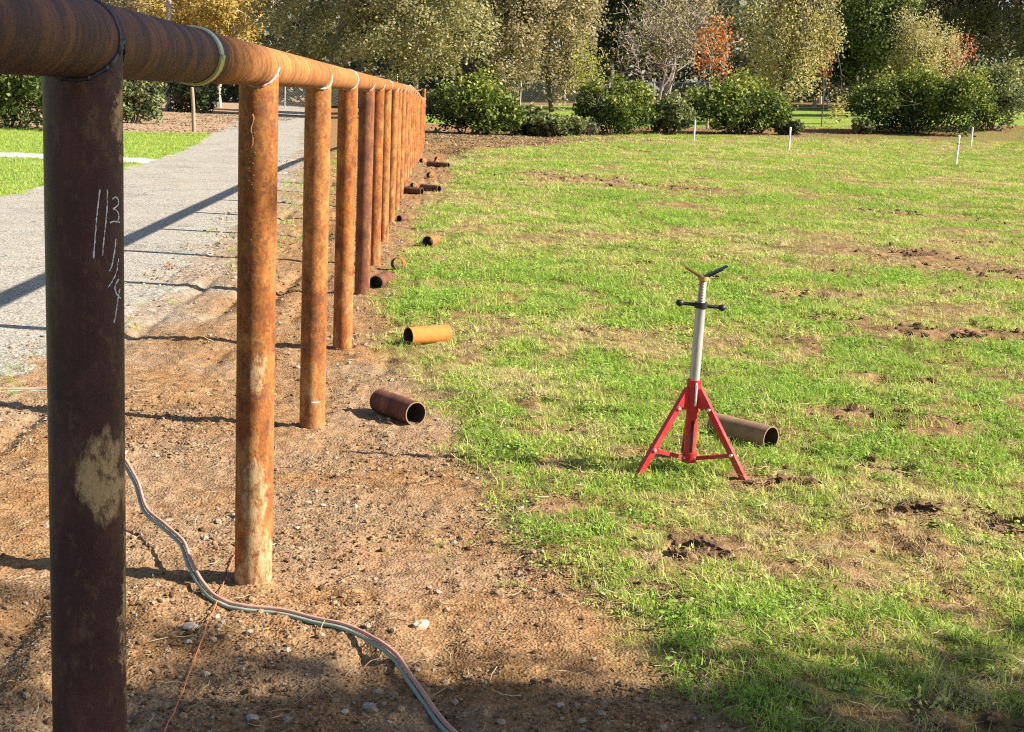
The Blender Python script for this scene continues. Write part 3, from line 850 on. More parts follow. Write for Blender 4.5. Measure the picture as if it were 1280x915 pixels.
# chalk figures on the near post: angle round the post, height
CHALK = [
    [(-53.9, 1.3618), (-58.0, 1.3296), (-61.1, 1.2974), (-64.3, 1.2613)],
    [(-41.7, 1.3616), (-43.1, 1.3293), (-47.1, 1.297), (-50.9, 1.2646)],
    [(-33.0, 1.3466), (-27.0, 1.35), (-20.1, 1.3469), (-18.4, 1.3403), (-25.0, 1.3355), (-31.9, 1.3331), (-25.0, 1.3313), (-19.5, 1.3263), (-17.8, 1.3197), (-21.3, 1.3143)],
    [(-37.6, 1.3129), (-29.4, 1.3143), (-16.0, 1.3121)],
    [(-25.5, 1.2888), (-29.3, 1.268), (-34.6, 1.2496), (-39.5, 1.2406)],
    [(-19.5, 1.2578), (-24.5, 1.2393), (-33.6, 1.226), (-41.9, 1.2172)],
    [(-19.9, 1.227), (-27.0, 1.2197), (-28.5, 1.2122), (-23.4, 1.2036), (-14.6, 1.1978)],
    [(-16.4, 1.2123), (-21.9, 1.1963), (-27.5, 1.1731), (-31.0, 1.163)]]
def catmull(P, n=8):
    P = [np.array(p, float) for p in P]; P = [2 * P[0] - P[1]] + P + [2 * P[-1] - P[-2]]; out = []
    for i in range(1, len(P) - 2):
        for k in range(n):
            t = k / n
            out.append(.5 * ((2 * P[i]) + (-P[i - 1] + P[i + 1]) * t + (2 * P[i - 1] - 5 * P[i] + 4 * P[i + 1] - P[i + 2]) * t * t + (-P[i - 1] + 3 * P[i] - 3 * P[i + 1] + P[i + 2]) * t ** 3))
    out.append(P[-2]); return out
m = MB(); rr_ = random.Random(5)
for s in CHALK:
    q = catmull(s, 9); pts = []; rad = []
    for (a, z) in q:
        a = math.radians(a + rr_.uniform(-.35, .35)); pts.append((math.cos(a) * (R_PIPE + .0001), math.sin(a) * (R_PIPE + .0001), z)); rad.append(.0009 * rr_.choice((.35, .8, 1.0, 1.3, 1.5)))
    m.tube(pts, rad, 5, True)
tag(m.build('chalk_marks', M['chalk'], POSTS[0]), 'white chalk figures on the dark post')
# small weld tick on the third post
m = MB(); m.tube([(R_PIPE * math.cos(math.radians(a)), R_PIPE * math.sin(math.radians(a)), .135) for a in range(-90, -44, 6)], .0018, 5); m.build('chalk_tick', M['chalk'], POSTS[2])
POSTS[2].rotation_euler = (0, 0, 0); POSTS[2].children[0].rotation_euler = (0, 0, 0)
# spatter run down the seam of the second post
m = MB(); r = random.Random(3)
pts = [(-.010 + .006 * math.sin(k * 1.3) * r.uniform(.3, 1), 0, 1.44 - k * .012) for k in range(16)]
pts = [(x, -math.sqrt(R_PIPE ** 2 - x * x), z) for x, _, z in pts]
m.tube(pts[:9], [.0022 * r.uniform(.5, 1.3) for _ in range(9)], 6)
for k in range(26):
    x = -.012 + r.gauss(0, .006); z = 1.40 - abs(r.gauss(0, .16)); m.tube([(x, -math.sqrt(R_PIPE ** 2 - x * x) + .001, z), (x, -math.sqrt(R_PIPE ** 2 - x * x) - .0016, z + r.uniform(-.003, .003))], r.uniform(.0008, .0022), 5)
tag(m.build('weld_spatter', flat_mat('spatter', (.36, .17, .075), .6, .2, .4, 200), POSTS[1]), kind='stuff')

# band clamp round the rail
M['zinc'] = flat_mat('yellow_zinc_plate', (.52, .48, .18), .4, .35, .3, 18)
M['zinc_pale'] = flat_mat('pale_zinc_plate', (.55, .58, .42), .38, .35, .25, 18)
clamp = thing('band_clamp', (FENCE_X, 3.16, RAIL_Z), 'pale yellow green metal band clamped round the dark rail', 'clamp')
def band(a0, a1, ro, w, n=40):
    m = MB(); vs = []; fs = []
    for k in range(n + 1):
        a = math.radians(a0 + (a1 - a0) * k / n)
        for rr2, yy in ((R_PIPE + .0008, -w / 2), (ro, -w / 2), (ro, w / 2), (R_PIPE + .0008, w / 2)):
            vs.append((rr2 * math.cos(a), yy + .012 * math.sin(a) * 0, rr2 * math.sin(a)))
    for k in range(n):
        for q in range(4):
            b = k * 4; q2 = (q + 1) % 4; fs.append((b + q, b + 4 + q, b + 4 + q2, b + q2))
    fs += [(3, 2, 1, 0), (n * 4, n * 4 + 1, n * 4 + 2, n * 4 + 3)]
    m.add(vs, fs); return m
band(4, 185, R_PIPE + .005, .046).build('upper_half', M['zinc_pale'], clamp)
band(-172, -3, R_PIPE + .006, .050).build('lower_half', M['zinc'], clamp)
m = MB(); m.tube([(R_PIPE + .002, -.004, 0), (R_PIPE + .004, .020, .0)], [.0048, .0042], 10); m.box((R_PIPE + .003, 0, 0), (.009, .02, .009)); m.build('screw_lug', M['zinc_pale'], clamp)

# ------------------------------------------------------------------ pipe offcuts on the ground
def offcut(p0, p1, label, mat, name='pipe_offcut', ro=R_PIPE, sink=.012, tilt=0.0, dz=0):
    (x0, y0), (x1, y1) = p0, p1
    cx, cy = (x0 + x1) / 2, (y0 + y1) / 2; L = math.hypot(x1 - x0, y1 - y0)
    xs_ = np.array([x0, cx, x1]); ys_ = np.array([y0, cy, y1]); z = float(np.mean(ground_z(xs_, ys_)))
    t = thing(name, (cx, cy, z - sink + dz), label, 'pipe', 'cut pipe ends lying along the fence', math.atan2(y1 - y0, x1 - x0))
    n = 32; ri = ro - .0055
    m = MB(); vs = []; fs = []
    for xx in (-L / 2, L / 2):
        for k in range(n):
            w = 2 * math.pi * k / n; vs.append((xx, ro * math.cos(w), ro + ro * math.sin(w)))
    for k in range(n): k2 = (k + 1) % n; fs.append((k, n + k, n + k2, k2))
    m.add(vs, fs); m.build('shell', mat, t)
    m = MB(); vs = []; fs = []
    for xx in (-L / 2, L / 2):
        for k in range(n):
            w = 2 * math.pi * k / n; vs.append((xx, ri * math.cos(w), ro + ri * math.sin(w)))
    for k in range(n): k2 = (k + 1) % n; fs.append((k, k2, n + k2, n + k))
    m.add(vs, fs); m.build('bore', M['inside'], t)
    for xx in (-L / 2, L / 2):
        m = MB(); vs = []
        for rr2 in (ro, ri):
            for k in range(n):
                w = 2 * math.pi * k / n; vs.append((xx, rr2 * math.cos(w), ro + rr2 * math.sin(w)))
        m.add(vs, [(k, (k + 1) % n, n + (k + 1) % n, n + k) for k in range(n)]); m.build('cut_rim', M['cut_edge'], t, False)
    t.rotation_euler[0] = random.uniform(0, .0)
    return t
offcut((-.235, 6.84), (-.055, 6.575), 'nearest brown pipe offcut on bare soil, open mouth towards the camera', M['rust_cut_dark'], sink=.006)
offcut((-.135, 8.70), (.105, 8.86), 'bright orange pipe offcut lying crosswise at the grass edge', M['rust_bright'], sink=.008)
offcut((1.34, 6.50), (1.55, 6.25), 'dull tan pipe offcut in the grass behind the red stand', M['rust_cut_tan'], sink=.012)
offcut((-.44, 11.20), (-.36, 11.52), 'purple brown pipe offcut touching the foot of the dull purple post', M['rust_cut_dark'])
offcut((-.31, 12.42), (-.29, 12.49), 'short hollow ring of pipe standing on edge at the grass edge', M['rust_cut'], name='pipe_ring')
offcut((-.06, 14.5), (.02, 14.75), 'orange tan pipe offcut lying in the grass, mouth towards the fence', M['rust_cut'])
offcut((-.42, 17.2), (-.34, 17.32), 'tiny dark pipe offcut close beside the fence posts', M['rust_cut_dark'], ro=.04)
offcut((.28, 11.33), (.35, 11.36), 'small orange pipe sliver alone in the grass', M['rust_cut'], ro=.03, sink=.01)
offcut((-.46, 22.15), (-.2, 22.02), 'dark pipe offcut beside the fence, left of a pair', M['rust_cut_dark'])
offcut((-.22, 23.05), (.06, 22.82), 'dark pipe offcut, right of a pair by the fence', M['rust_cut_dark'])
offcut((-.37, 23.6), (-.33, 23.75), 'little orange pipe end behind the dark pair', M['rust_cut'], ro=.045)
offcut((-.12, 26.4), (-.07, 26.55), 'tan pipe end showing its round face on the bare soil', M['rust_cut'])
offcut((-.18, 30.9), (.26, 30.62), 'long dark pipe offcut farthest along the bare strip', M['rust_cut_dark'])
offcut((-.02, 33.0), (.02, 33.08), 'small upright pipe ring beyond the long dark offcut', M['rust_cut'], name='pipe_ring')
offcut((-.35, 34.2), (-.28, 34.4), 'small orange pipe end against the far posts', M['rust_cut'])
offcut((.0, 37.6), (.06, 37.8), 'pale tan pipe end near the far end of the fence', M['rust_cut'])

# ------------------------------------------------------------------ red pipe stand
def make_red():
    t = NT('worn_red_enamel'); O = t.obj()
    n = t.noise(O, 55, 5, .7); g = t.noise(O, 16, 5, .7); z = t.sep(O)[2]
    c = t.mix(t.rng(g, .35, .7), (.42, .012, .018), (.56, .022, .028))
    c = t.mix(t.math('MULTIPLY', t.rng(z, .22, .0), t.rng(g, .42, .62)), c, (.20, .10, .055))
    c = t.mix(t.rng(n, .64, .69), c, (.10, .045, .035))
    return t.pbr(c, t.rng(g, .3, .7, .35, .65), 0, t.bump(n, .2, .002), .45)
M['red'] = make_red()
M['galv'] = (lambda t: t.pbr(t.mix(t.rng(t.noise(t.mapping(t.obj(), (40, 40, 6)), 1, 5, .65), .3, .75), (.30, .30, .28), (.55, .545, .52)), .45, .5, t.bump(t.noise(t.obj(), 90, 3), .15, .002), .5))(NT('galvanised_tube'))
M['screw'] = flat_mat('worn_screw', (.40, .34, .28), .5, .5, .6, 25)
M['black_iron'] = flat_mat('black_iron', (.022, .022, .024), .5, .4, .3, 50)
M['bolt'] = flat_mat('zinc_bolt', (.62, .61, .58), .35, .7, .2, 90)
M['ochre_iron'] = flat_mat('worn_v_head', (.42, .28, .10), .5, .4, .6, 40)
SX, SY = 1.098, 5.80
SZ = gz(SX, SY) - .012
stand = thing('pipe_stand', (SX, SY, 0), 'red tripod pipe jack stand with silver column and V head standing on the turf', 'stand')
cz = lambda z: z + SZ * .6
lean = lambda z: (.018 * (z - .4) if z > .4 else 0)
m = MB(); m.hollow((0, 0, cz(.055)), (0, 0, cz(.40)), .0255, .0215, 28); m.build('sleeve', M['red'], stand)
m = MB(); m.hollow((0, 0, cz(.325)), (0, 0, cz(.405)), .0305, .0256, 28); m.build('collar', M['red'], stand)
m = MB(); m.tube([(0, 0, cz(.30)), (.0, 0, cz(.42)), (lean(.70), 0, cz(.715))], .0212, 28); col_o = m.build('column', M['galv'], stand)
m = MB()
for k in range(26):
    z = .405 + k * .012; m.tube([(lean(z) - .0205, -.004, cz(z)), (lean(z) - .0205, .004, cz(z))], .0016, 5)
m.build('ratchet_teeth', M['screw'], col_o)
m = MB(); pts = []; rad = []
for k in range(40):
    z = .70 + k * .0032; pts.append((lean(z), 0, cz(z))); rad.append(.0165 if k % 2 else .0145)
m.tube(pts, rad, 22); m.build('screw', M['screw'], stand)
hz = .717
m = MB(); m.tube([(lean(hz), 0, cz(hz - .012)), (lean(hz), 0, cz(hz + .012))], .027, 18)
a = Vector((lean(hz) - .088, .0, cz(hz + .006))); b = Vector((lean(hz) + .088, 0, cz(hz - .008))); m.tube([a, b], .0072, 12)
hd = m.build('turning_handle', M['black_iron'], stand)
for q in (a, b):
    m = MB(); m.tube([q + Vector((s * .016, 0, 0)) for s in (-1, -.7, 0, .7, 1)], [.004, .011, .0145, .011, .004], 14); m.build('knob', M['black_iron'], hd)
vz = .832; vx_ = lean(vz)
head = MB(); head.tube([(vx_, 0, cz(vz - .012)), (vx_, 0, cz(vz + .004))], .022, 18); head = head.build('head_plate', M['ochre_iron'], stand)
for sx_v, ln_z, mt in ((-1, .055, M['ochre_iron']), (1, .050, M['black_iron'])):
    m = MB(); A = Vector((vx_ - sx_v * .004, 0, cz(vz))); B = Vector((vx_ + sx_v * .096, 0, cz(vz + ln_z)))
    t_ = (B - A).normalized(); nrm = Vector((-t_.z * sx_v, 0, t_.x * sx_v)); 
    m.bar(A, B, .034, .006, (nrm.x, nrm.y, nrm.z)); m.bar(A - Vector((0, 0, .009)), A.lerp(B, .8) - Vector((0, 0, .004)), .006, .012, (nrm.x, nrm.y, nrm.z))
    m.build('v_arm', mt, head)
FEET = [(.872, 5.70), (1.312, 5.655), (1.12, 6.07)]
for k, (fx, fy) in enumerate(FEET):
    dx, dy = fx - SX, fy - SY; L = math.hypot(dx, dy); ux, uy = dx / L, dy / L
    top = Vector((ux * .027, uy * .027, cz(.368))); foot = Vector((dx, dy, gz(fx, fy) - .012))
    perp = Vector((-uy, ux, 0)); t_ = (foot - top).normalized(); outv = perp.cross(t_).normalized()
    if outv.dot(Vector((ux, uy, 0))) < 0: outv = -outv
    m = MB()
    for s in (-1, 1): m.bar(top + perp * s * .0105, foot + perp * s * .0105, .003, .024, tuple(outv))
    m.bar(top + outv * .0105, foot + outv * .0105, .0235, .003, tuple(outv))
    lg = m.build('leg', M['red'], stand)
    m = MB(); m.bar(Vector((ux * .026, uy * .026, cz(.295))), Vector((ux * .052, uy * .052, cz(.335))), .022, .05); m.build('hinge_lug', M['red'], stand)
    mid = top.lerp(foot, .70); inner = Vector((ux * .030, uy * .030, cz(.075)))
    m = MB(); m.bar(inner, mid + Vector((0, 0, -.002)), .018, .016); st_ = m.build('strut', M['red'], stand)
    for q in (mid + perp * .0, top.lerp(foot, .22)):
        for s in (-1, 1):
            m = MB(); m.tube([q + perp * s * .0125, q + perp * s * .019], [.0085, .0065], 12); m.build('bolt', M['bolt'], lg)
    for s in (-1, 1):
        m = MB(); m.tube([inner + perp * s * .008, inner + perp * s * .014], [.008, .006], 12); m.build('bolt', M['bolt'], st_)
m = MB(); m.hollow((0, 0, cz(.055)), (0, 0, cz(.095)), .032, .0256, 24); m.build('base_collar', M['red'], stand)
m = MB(); m.tube([(.004, -.0335, cz(.30)), (.004, -.0345, cz(.385)), (.004, -.028, cz(.392))], .0055, 10); m.build('locking_pin', M['bolt'], stand)
m = MB(); m.bar((.0, -.0262, cz(.10)), (.0, -.0262, cz(.235)), .012, .002, (0, -1, 0)); m.build('sleeve_slot', M['black_iron'], stand)

# ------------------------------------------------------------------ twin hose and string line
M['hose_red'] = flat_mat('faded_red_hose', (.49, .26, .20), .85, 0, .2, 30)
M['hose_green'] = flat_mat('faded_green_hose', (.25, .31, .24), .85, 0, .25, 30)
HOSE = [(-3.6, 6.6, 0), (-2.9, 6.95, 0), (-2.11, 6.95, 0), (-1.85, 6.98, 0), (-1.6, 6.75, 0), (-1.42, 6.3, .01), (-1.25, 5.76, .03), (-1.17, 5.50, .05), (-1.07, 5.22, .055), (-.967, 4.87, .05), (-.87, 4.69, .045), (-.785, 4.53, .045), (-.725, 4.34, .035),
        (-.67, 4.21, .015), (-.61, 4.115, .004), (-.53, 4.065, 0), (-.41, 4.03, 0), (-.29, 3.965, 0), (-.17, 3.88, .004), (-.07, 3.70, .008), (-.01, 3.50, .006), (.05, 3.33, 0), (.12, 3.18, 0), (.25, 2.9, 0), (.5, 2.5, 0)]
hose = thing('twin_hose', (0, 0, 0), 'faded red and green twin welding hose snaking over the soil', 'hose')
hp = catmull(HOSE, 14); hp = [Vector((p[0], p[1], gz(p[0], p[1]) * .5 + .5 * float(land(np.array([p[0]]), np.array([p[1]]))[0]) + max(0, p[2]) + .009)) for p in hp]
for _ in range(16):
    hp = [hp[0]] + [Vector((b.x, b.y, (a.z + 2 * b.z + c.z) / 4)) for a, b, c in zip(hp[:-2], hp[1:-1], hp[2:])] + [hp[-1]]
for side, nm, mt in ((1, 'red_line', 'hose_red'), (-1, 'green_line', 'hose_green')):
    pts = []
    for i, p in enumerate(hp):
        t_ = (hp[min(i + 1, len(hp) - 1)] - hp[max(i - 1, 0)]); nn = Vector((-t_.y, t_.x, 0)).normalized()
        if i / len(hp) > -1 and nn.y < 0: nn = nn
        ax_ = nn * .0052 + Vector((0, 0, .0044))
        pts.append(p + ax_ * side)
    m = MB(); m.tube(pts, .0060, 10); m.build(nm, M[mt], hose)
M['string'] = flat_mat('orange_string', (.62, .17, .07), .7, 0, .3, 200)
SP = [(-.595, 2.4), (-.592, 3.24), (-.605, 4.08), (-.612, 4.53), (-.632, 5.4), (-.645, 6.03)]
m = MB(); q = catmull([(x, y, 0) for x, y in SP], 12); r = random.Random(9)
m.tube([(p[0], p[1], gz(p[0], p[1]) + (.009 if p[1] < 4.3 else .003) + r.uniform(0, .002)) for p in q], .0015, 6)
tag(m.build('string_line', M['string']), 'thin orange string line running along the ground past the posts', 'string')

# single stones large enough to pick out
M['stone'] = flat_mat('fieldstone', (.42, .33, .23), .9, 0, .25, 20, bump=.4)
M['stone_grey'] = flat_mat('grey_fieldstone', (.36, .31, .255), .9, 0, .25, 20, bump=.4)
for x, y, s, mt, lb in ((.0, 3.96, .032, 'stone', 'largest tan stone on the soil right of the hose'), (-.65, 3.90, .020, 'stone_grey', 'grey stone between the near post and the orange string'),
                        (-.12, 3.42, .019, 'stone_grey', 'pale grey stone left of the hose end at the photo bottom'), (.36, 3.42, .016, 'stone', 'tan stone in the shade by the turf corner'),
                        (-.40, 3.30, .018, 'stone_grey', 'grey stone in the shade right of the orange string'), (.52, 31.3, .07, 'stone', 'pale stone at the far grass edge beside the offcuts'),
                        (-.9, 4.95, .02, 'stone', 'tan stone under the raised bend of the hose'), (-.86, 3.9, .014, 'stone', 'tan stone just right of the near post')):
    me = stone_mesh('stone', int(abs(x) * 1000 + y * 100), M[mt], .6, 2); o = link('stone', me, M[mt]); o.location = (x, y, gz(x, y) + s * .08); o.scale = (s * 1.0, s * .8, s * .85)
    o.rotation_euler = (0, 0, random.uniform(0, 6)); tag(o, lb, 'stone', 'loose stones on the soil')

# ------------------------------------------------------------------ trees and bushes
M['bark'] = flat_mat('grey_bark', (.30, .26, .215), .9, 0, .35, 8)
M['bark_dark'] = flat_mat('dark_bark', (.075, .055, .042), .9, 0, .35, 8)
M['twig'] = flat_mat('bare_twigs', (.24, .195, .165), .9, 0, .3, 8)

def branches(r, height, spread, n0, style, trunk_r):
    """list of polylines [(points, radii)], and tip points"""
    polys = []; tips = []
    def grow_b(p, d, L, rad, lev, maxlev):
        n = 4; pts = [p]; q = p; dd = d
        for k in range(n):
            j = .16 + .07 * lev
            dd = (dd + Vector((r.normal(0, j), r.normal(0, j), r.normal(0, j) + (.05 if style != 'weep' else -.13 * lev)))).normalized()
            q = q + dd * (L / n); pts.append(q)
        polys.append((pts, [rad * (1 - .55 * i / n) for i in range(n + 1)]))
        if lev >= maxlev:
            tips.append(pts[-1]); tips.append(pts[-2]); return
        m = {0: n0, 1: 4, 2: 4, 3: 3}.get(lev, 3)
        for k in range(m):
            f = r.uniform(.35, 1.0) if k else 1.0
            i = min(n - 1, int(f * n)); b = pts[i].lerp(pts[i + 1], f * n - i if f < 1 else 1)
            a = r.uniform(0, 6.283); up = {'vase': .95, 'oak': .35, 'weep': .25, 'bush': .6}.get(style, .4)
            w = Vector((math.cos(a) * spread, math.sin(a) * spread, up + r.normal(0, .2)))
            nd = (dd * .55 + w).normalized()
            grow_b(b, nd, L * r.uniform(.5, .75), rad * (.5 if k else .6), lev + 1, maxlev)
    return polys, tips, grow_b

def tree_wood(seed, height, spread=1.0, n0=6, style='oak', trunk_r=.2, maxlev=3, trunk_f=.38, stems=1):
    r = np.random.default_rng(seed); polys, tips, gb = branches(r, height, spread, n0, style, trunk_r)
    for s in range(stems):
        d = Vector((r.normal(0, .06), r.normal(0, .06), 1)) if stems == 1 else Vector((r.normal(0, .45), r.normal(0, .45), 1)).normalized()
        p = Vector((0, 0, -.2)) if stems == 1 else Vector((r.normal(0, .15), r.normal(0, .15), -.1))
        gb(p, d, height * trunk_f * (1 if stems == 1 else r.uniform(.8, 1.2)), trunk_r, 0, maxlev)
    return polys, tips

def wood_mesh(name, polys, rmin=.0):
    m = MB()
    for pts, rad in polys:
        m.tube(pts, [max(q, rmin) for q in rad], 7 if rad[0] > .06 else (4 if rad[0] > .025 else 3), False)
    return m.mesh(name, True)

def leaves_mesh(name, centers, per, sigma, size, seed, vbias=None, droop=0.0, aspect=.7):
    r = np.random.default_rng(seed)
    C = np.asarray(centers, float); n = len(C) * per
    base = np.repeat(C, per, 0); cv = np.repeat(r.normal(0, .13, len(C)), per)
    off = r.normal(0, 1, (n, 3)); off *= (r.uniform(0, 1, n) ** .5 / np.maximum(np.linalg.norm(off, axis=1), 1e-6))[:, None]
    sg = np.asarray(sigma, float) if hasattr(sigma, '__len__') else np.array([sigma] * 3)
    P = base + off * sg * 1.7
    if droop: P[:, 2] -= np.abs(r.normal(0, droop, n))
    t = r.normal(0, 1, (n, 3)); t[:, 2] = t[:, 2] * .7 - droop; t /= np.linalg.norm(t, axis=1)[:, None]
    w = r.normal(0, 1, (n, 3)) + np.array([0, 0, .7]); u = np.cross(t, w); u /= np.maximum(np.linalg.norm(u, axis=1), 1e-6)[:, None]
    s = (size * r.uniform(.6, 1.3, n))[:, None] * .5
    V = np.empty((n, 4, 3)); V[:, 0] = P - t * s; V[:, 1] = P + u * s * aspect; V[:, 2] = P + t * s; V[:, 3] = P - u * s * aspect
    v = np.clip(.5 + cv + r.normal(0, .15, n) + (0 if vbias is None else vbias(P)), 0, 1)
    return mesh_np(name, V.reshape(-1, 3), np.arange(n * 4).reshape(n, 4), {'v': np.repeat(v, 4)})

def stops(*cols): return [(i / (len(cols) - 1), c) for i, c in enumerate(cols)]
LM = {}
def lm(key, *cols, tr=.42):
    LM[key] = leaf_mat('leaves_' + key, stops(*cols), tr)
lm('olive', (0.15, 0.145, 0.07), (0.27, 0.26, 0.125), (0.4, 0.38, 0.19), (0.55, 0.5, 0.28))
lm('brownolive', (0.16, 0.135, 0.085), (0.29, 0.245, 0.15), (0.42, 0.36, 0.225), (0.56, 0.48, 0.32))
lm('yellow', (0.28, 0.2, 0.06), (0.46, 0.35, 0.1), (0.6, 0.46, 0.15), (0.56, 0.45, 0.22))
lm('gold', (0.2, 0.18, 0.08), (0.34, 0.31, 0.14), (0.48, 0.43, 0.19), (0.6, 0.52, 0.28))
lm('laurel', (.025, .048, .011), (.06, .10, .019), (.16, .205, .038), (.40, .41, .09), tr=.25)
lm('laurel_grey', (0.05, 0.068, 0.03), (0.11, 0.14, 0.055), (0.2, 0.23, 0.09), (0.34, 0.34, 0.15), tr=.25)
lm('dark', (0.02, 0.038, 0.016), (0.04, 0.065, 0.024), (0.075, 0.105, 0.035), (0.16, 0.18, 0.06), tr=.15)
lm('mid', (0.07, 0.1, 0.035), (0.15, 0.19, 0.065), (0.26, 0.31, 0.115), (0.36, 0.4, 0.17))
lm('willow', (0.180, 0.204, 0.048), (0.336, 0.348, 0.084), (0.456, 0.444, 0.120), (0.552, 0.528, 0.192))
lm('orange', (.36, .10, .05), (.50, .17, .065), (.60, .28, .09), (.56, .32, .14))
lm('red', (0.260, 0.058, 0.046), (0.480, 0.117, 0.078), (0.550, 0.195, 0.130), (0.400, 0.156, 0.117))
lm('tan', (0.260, 0.208, 0.104), (0.416, 0.364, 0.182), (0.520, 0.468, 0.247), (0.520, 0.442, 0.234))
lm('darkbrown', (0.06, 0.06, 0.035), (0.12, 0.115, 0.062), (0.2, 0.185, 0.1), (0.36, 0.32, 0.19), tr=.2)
lm('hazed', (.07, .085, .06), (.12, .14, .095), (.19, .21, .14), (.27, .28, .19))  # paler blue green leaves, haze over the far wood put into the colour
lm('shade', (.05, .085, .02), (.09, .15, .03), (.14, .21, .05), (.2, .26, .08))

def tree(name, x, y, height, rad, key, label, seed, style='oak', per=26, size=.19, sigma=None, trunk_r=.18, bark='bark', maxlev=3, n0=6, fill=160, zlow=.25, group='trees beyond the field', trunk_f=.36, drop=0.0, bare=False, group_on=True, leaf_keep=1.0, lumpy=True):
    t = thing(name, (x, y, gz(x, y) if y < 300 else 0), label, 'tree', group if group_on else None)
    polys, tips = tree_wood(seed, height, 1.0, n0, style, trunk_r, maxlev, trunk_f)
    # stretch the branch tips to the crown wanted
    T = np.array([tuple(q) for q in tips]); mxr = np.percentile(np.hypot(T[:, 0], T[:, 1]), 92); mz = T[:, 2].max()
    sx = rad / mxr; sz = height / mz
    polys = [([Vector((p.x * sx, p.y * sx, p.z * sz)) for p in pts], rd) for pts, rd in polys]
    T = T * np.array([sx, sx, sz])
    wm_ = wood_mesh('trunk', polys, .020 if not bare else .018); link('trunk', wm_, M[bark], t)
    if not bare or per:
        r = np.random.default_rng(seed + 5)
        if fill:
            d = r.normal(0, 1, (fill, 3)); d /= np.linalg.norm(d, axis=1)[:, None]; lob = r.normal(0, 1, (11, 3)); lob /= np.linalg.norm(lob, axis=1)[:, None]
            bul = np.max(np.clip(d @ lob.T, 0, 1) ** 6 * r.uniform(.5, 1.15, 11), axis=1)
            rr3 = (r.uniform(.35, 1.0, fill) ** .5 * (.76 + .40 * bul))[:, None] if lumpy else r.uniform(.55, 1.05, fill)[:, None]
            zc = height * (zlow + 1) / 2; E_ = d * rr3 * np.array([rad, rad, height * (1 - zlow) / 2]) + np.array([0, 0, zc])
            T = np.r_[T, E_]
        T = T[r.uniform(size=len(T)) < leaf_keep * .82]
        lme = leaves_mesh('crown', T, int(per * (2.3 if per > 20 else 1)), sigma or .42, size * (.93 if per > 20 else 1), seed + 9, droop=drop)
        link('crown', lme, LM[key], t)
    return t

def bush(name, x, y, w, h, key, label, seed, n=230, per=34, size=.15, sparse=0.0, d=None, toplit_tint=.6, group='bushes along the far field edge', cat='bush'):
    t = thing(name, (x, y, gz(x, y)), label, cat, group)
    r = np.random.default_rng(seed); d = d or w * .8
    polys, tips = tree_wood(seed, h, .8, 4, 'bush', .035, 2, .5, stems=9)
    T = np.array([tuple(q) for q in tips]); s = np.array([w / 2 / np.abs(T[:, 0]).max(), d / 2 / np.abs(T[:, 1]).max(), h / T[:, 2].max()]) * .95
    polys = [([Vector((p.x * s[0], p.y * s[1], p.z * s[2])) for p in pts], rd) for pts, rd in polys]
    link('stems', wood_mesh('stems', polys, .008), M['bark_dark'], t)
    nl = 5 if w > 2.4 else 3
    LX = np.linspace(-.55, .55, nl) * w / 2 + r.normal(0, .04, nl) * w; LY = r.uniform(-.3, .3, nl) * d; LH = h * r.uniform(.62, .92, nl); LH[r.integers(1, max(2, nl - 1))] = h * .97
    LR = w * r.uniform(.18, .26, nl)
    k = r.integers(0, nl, n); u = r.normal(0, 1, (n, 3)); u /= np.linalg.norm(u, axis=1)[:, None]; u[:, 2] = np.abs(u[:, 2])
    q = r.uniform(.4, 1.0, n) ** .5 + r.normal(0, .07, n)
    Cn = np.c_[LX[k] + u[:, 0] * LR[k] * q, LY[k] + u[:, 1] * LR[k] * q * 1.1, LH[k] * (.38 + .60 * u[:, 2] * q)]
    low = r.uniform(size=n) < .26; Cn[low, 2] = r.uniform(.05, .45, low.sum()) * h; Cn[low, :2] *= .85
    Cn = Cn[r.uniform(size=n) > sparse]
    Cn = np.r_[Cn, T * s] if sparse > .2 else Cn
    lme = leaves_mesh('foliage', Cn, per, .2 * (h / 2.6), size, seed + 3, vbias=lambda P: toplit_tint * (P[:, 2] / h - .45))  # leaves brighter upward, darker below: sunlit top and shaded base put into the colour
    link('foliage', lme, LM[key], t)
    return t

# row of bushes at the field edge
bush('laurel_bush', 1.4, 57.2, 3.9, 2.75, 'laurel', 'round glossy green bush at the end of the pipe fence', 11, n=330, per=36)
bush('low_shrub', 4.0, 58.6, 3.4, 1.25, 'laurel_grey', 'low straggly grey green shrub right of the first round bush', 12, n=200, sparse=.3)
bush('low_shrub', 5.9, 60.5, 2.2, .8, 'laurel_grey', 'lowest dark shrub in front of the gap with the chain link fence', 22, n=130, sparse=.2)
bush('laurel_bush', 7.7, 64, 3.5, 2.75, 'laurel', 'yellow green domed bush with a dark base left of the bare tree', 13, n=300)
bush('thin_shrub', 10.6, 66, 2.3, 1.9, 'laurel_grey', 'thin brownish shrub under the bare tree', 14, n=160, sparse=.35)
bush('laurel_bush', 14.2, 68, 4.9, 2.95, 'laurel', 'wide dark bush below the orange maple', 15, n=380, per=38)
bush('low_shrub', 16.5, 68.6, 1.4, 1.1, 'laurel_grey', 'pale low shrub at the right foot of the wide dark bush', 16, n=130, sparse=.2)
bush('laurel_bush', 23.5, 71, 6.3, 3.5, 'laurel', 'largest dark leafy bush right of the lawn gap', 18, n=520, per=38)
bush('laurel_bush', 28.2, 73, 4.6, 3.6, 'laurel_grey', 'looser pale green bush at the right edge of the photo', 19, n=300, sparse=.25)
bush('thin_shrub', 20.6, 70, 1.1, .7, 'laurel_grey', 'tiny sprig standing in front of the lawn gap', 20, n=24, sparse=.4, per=16)

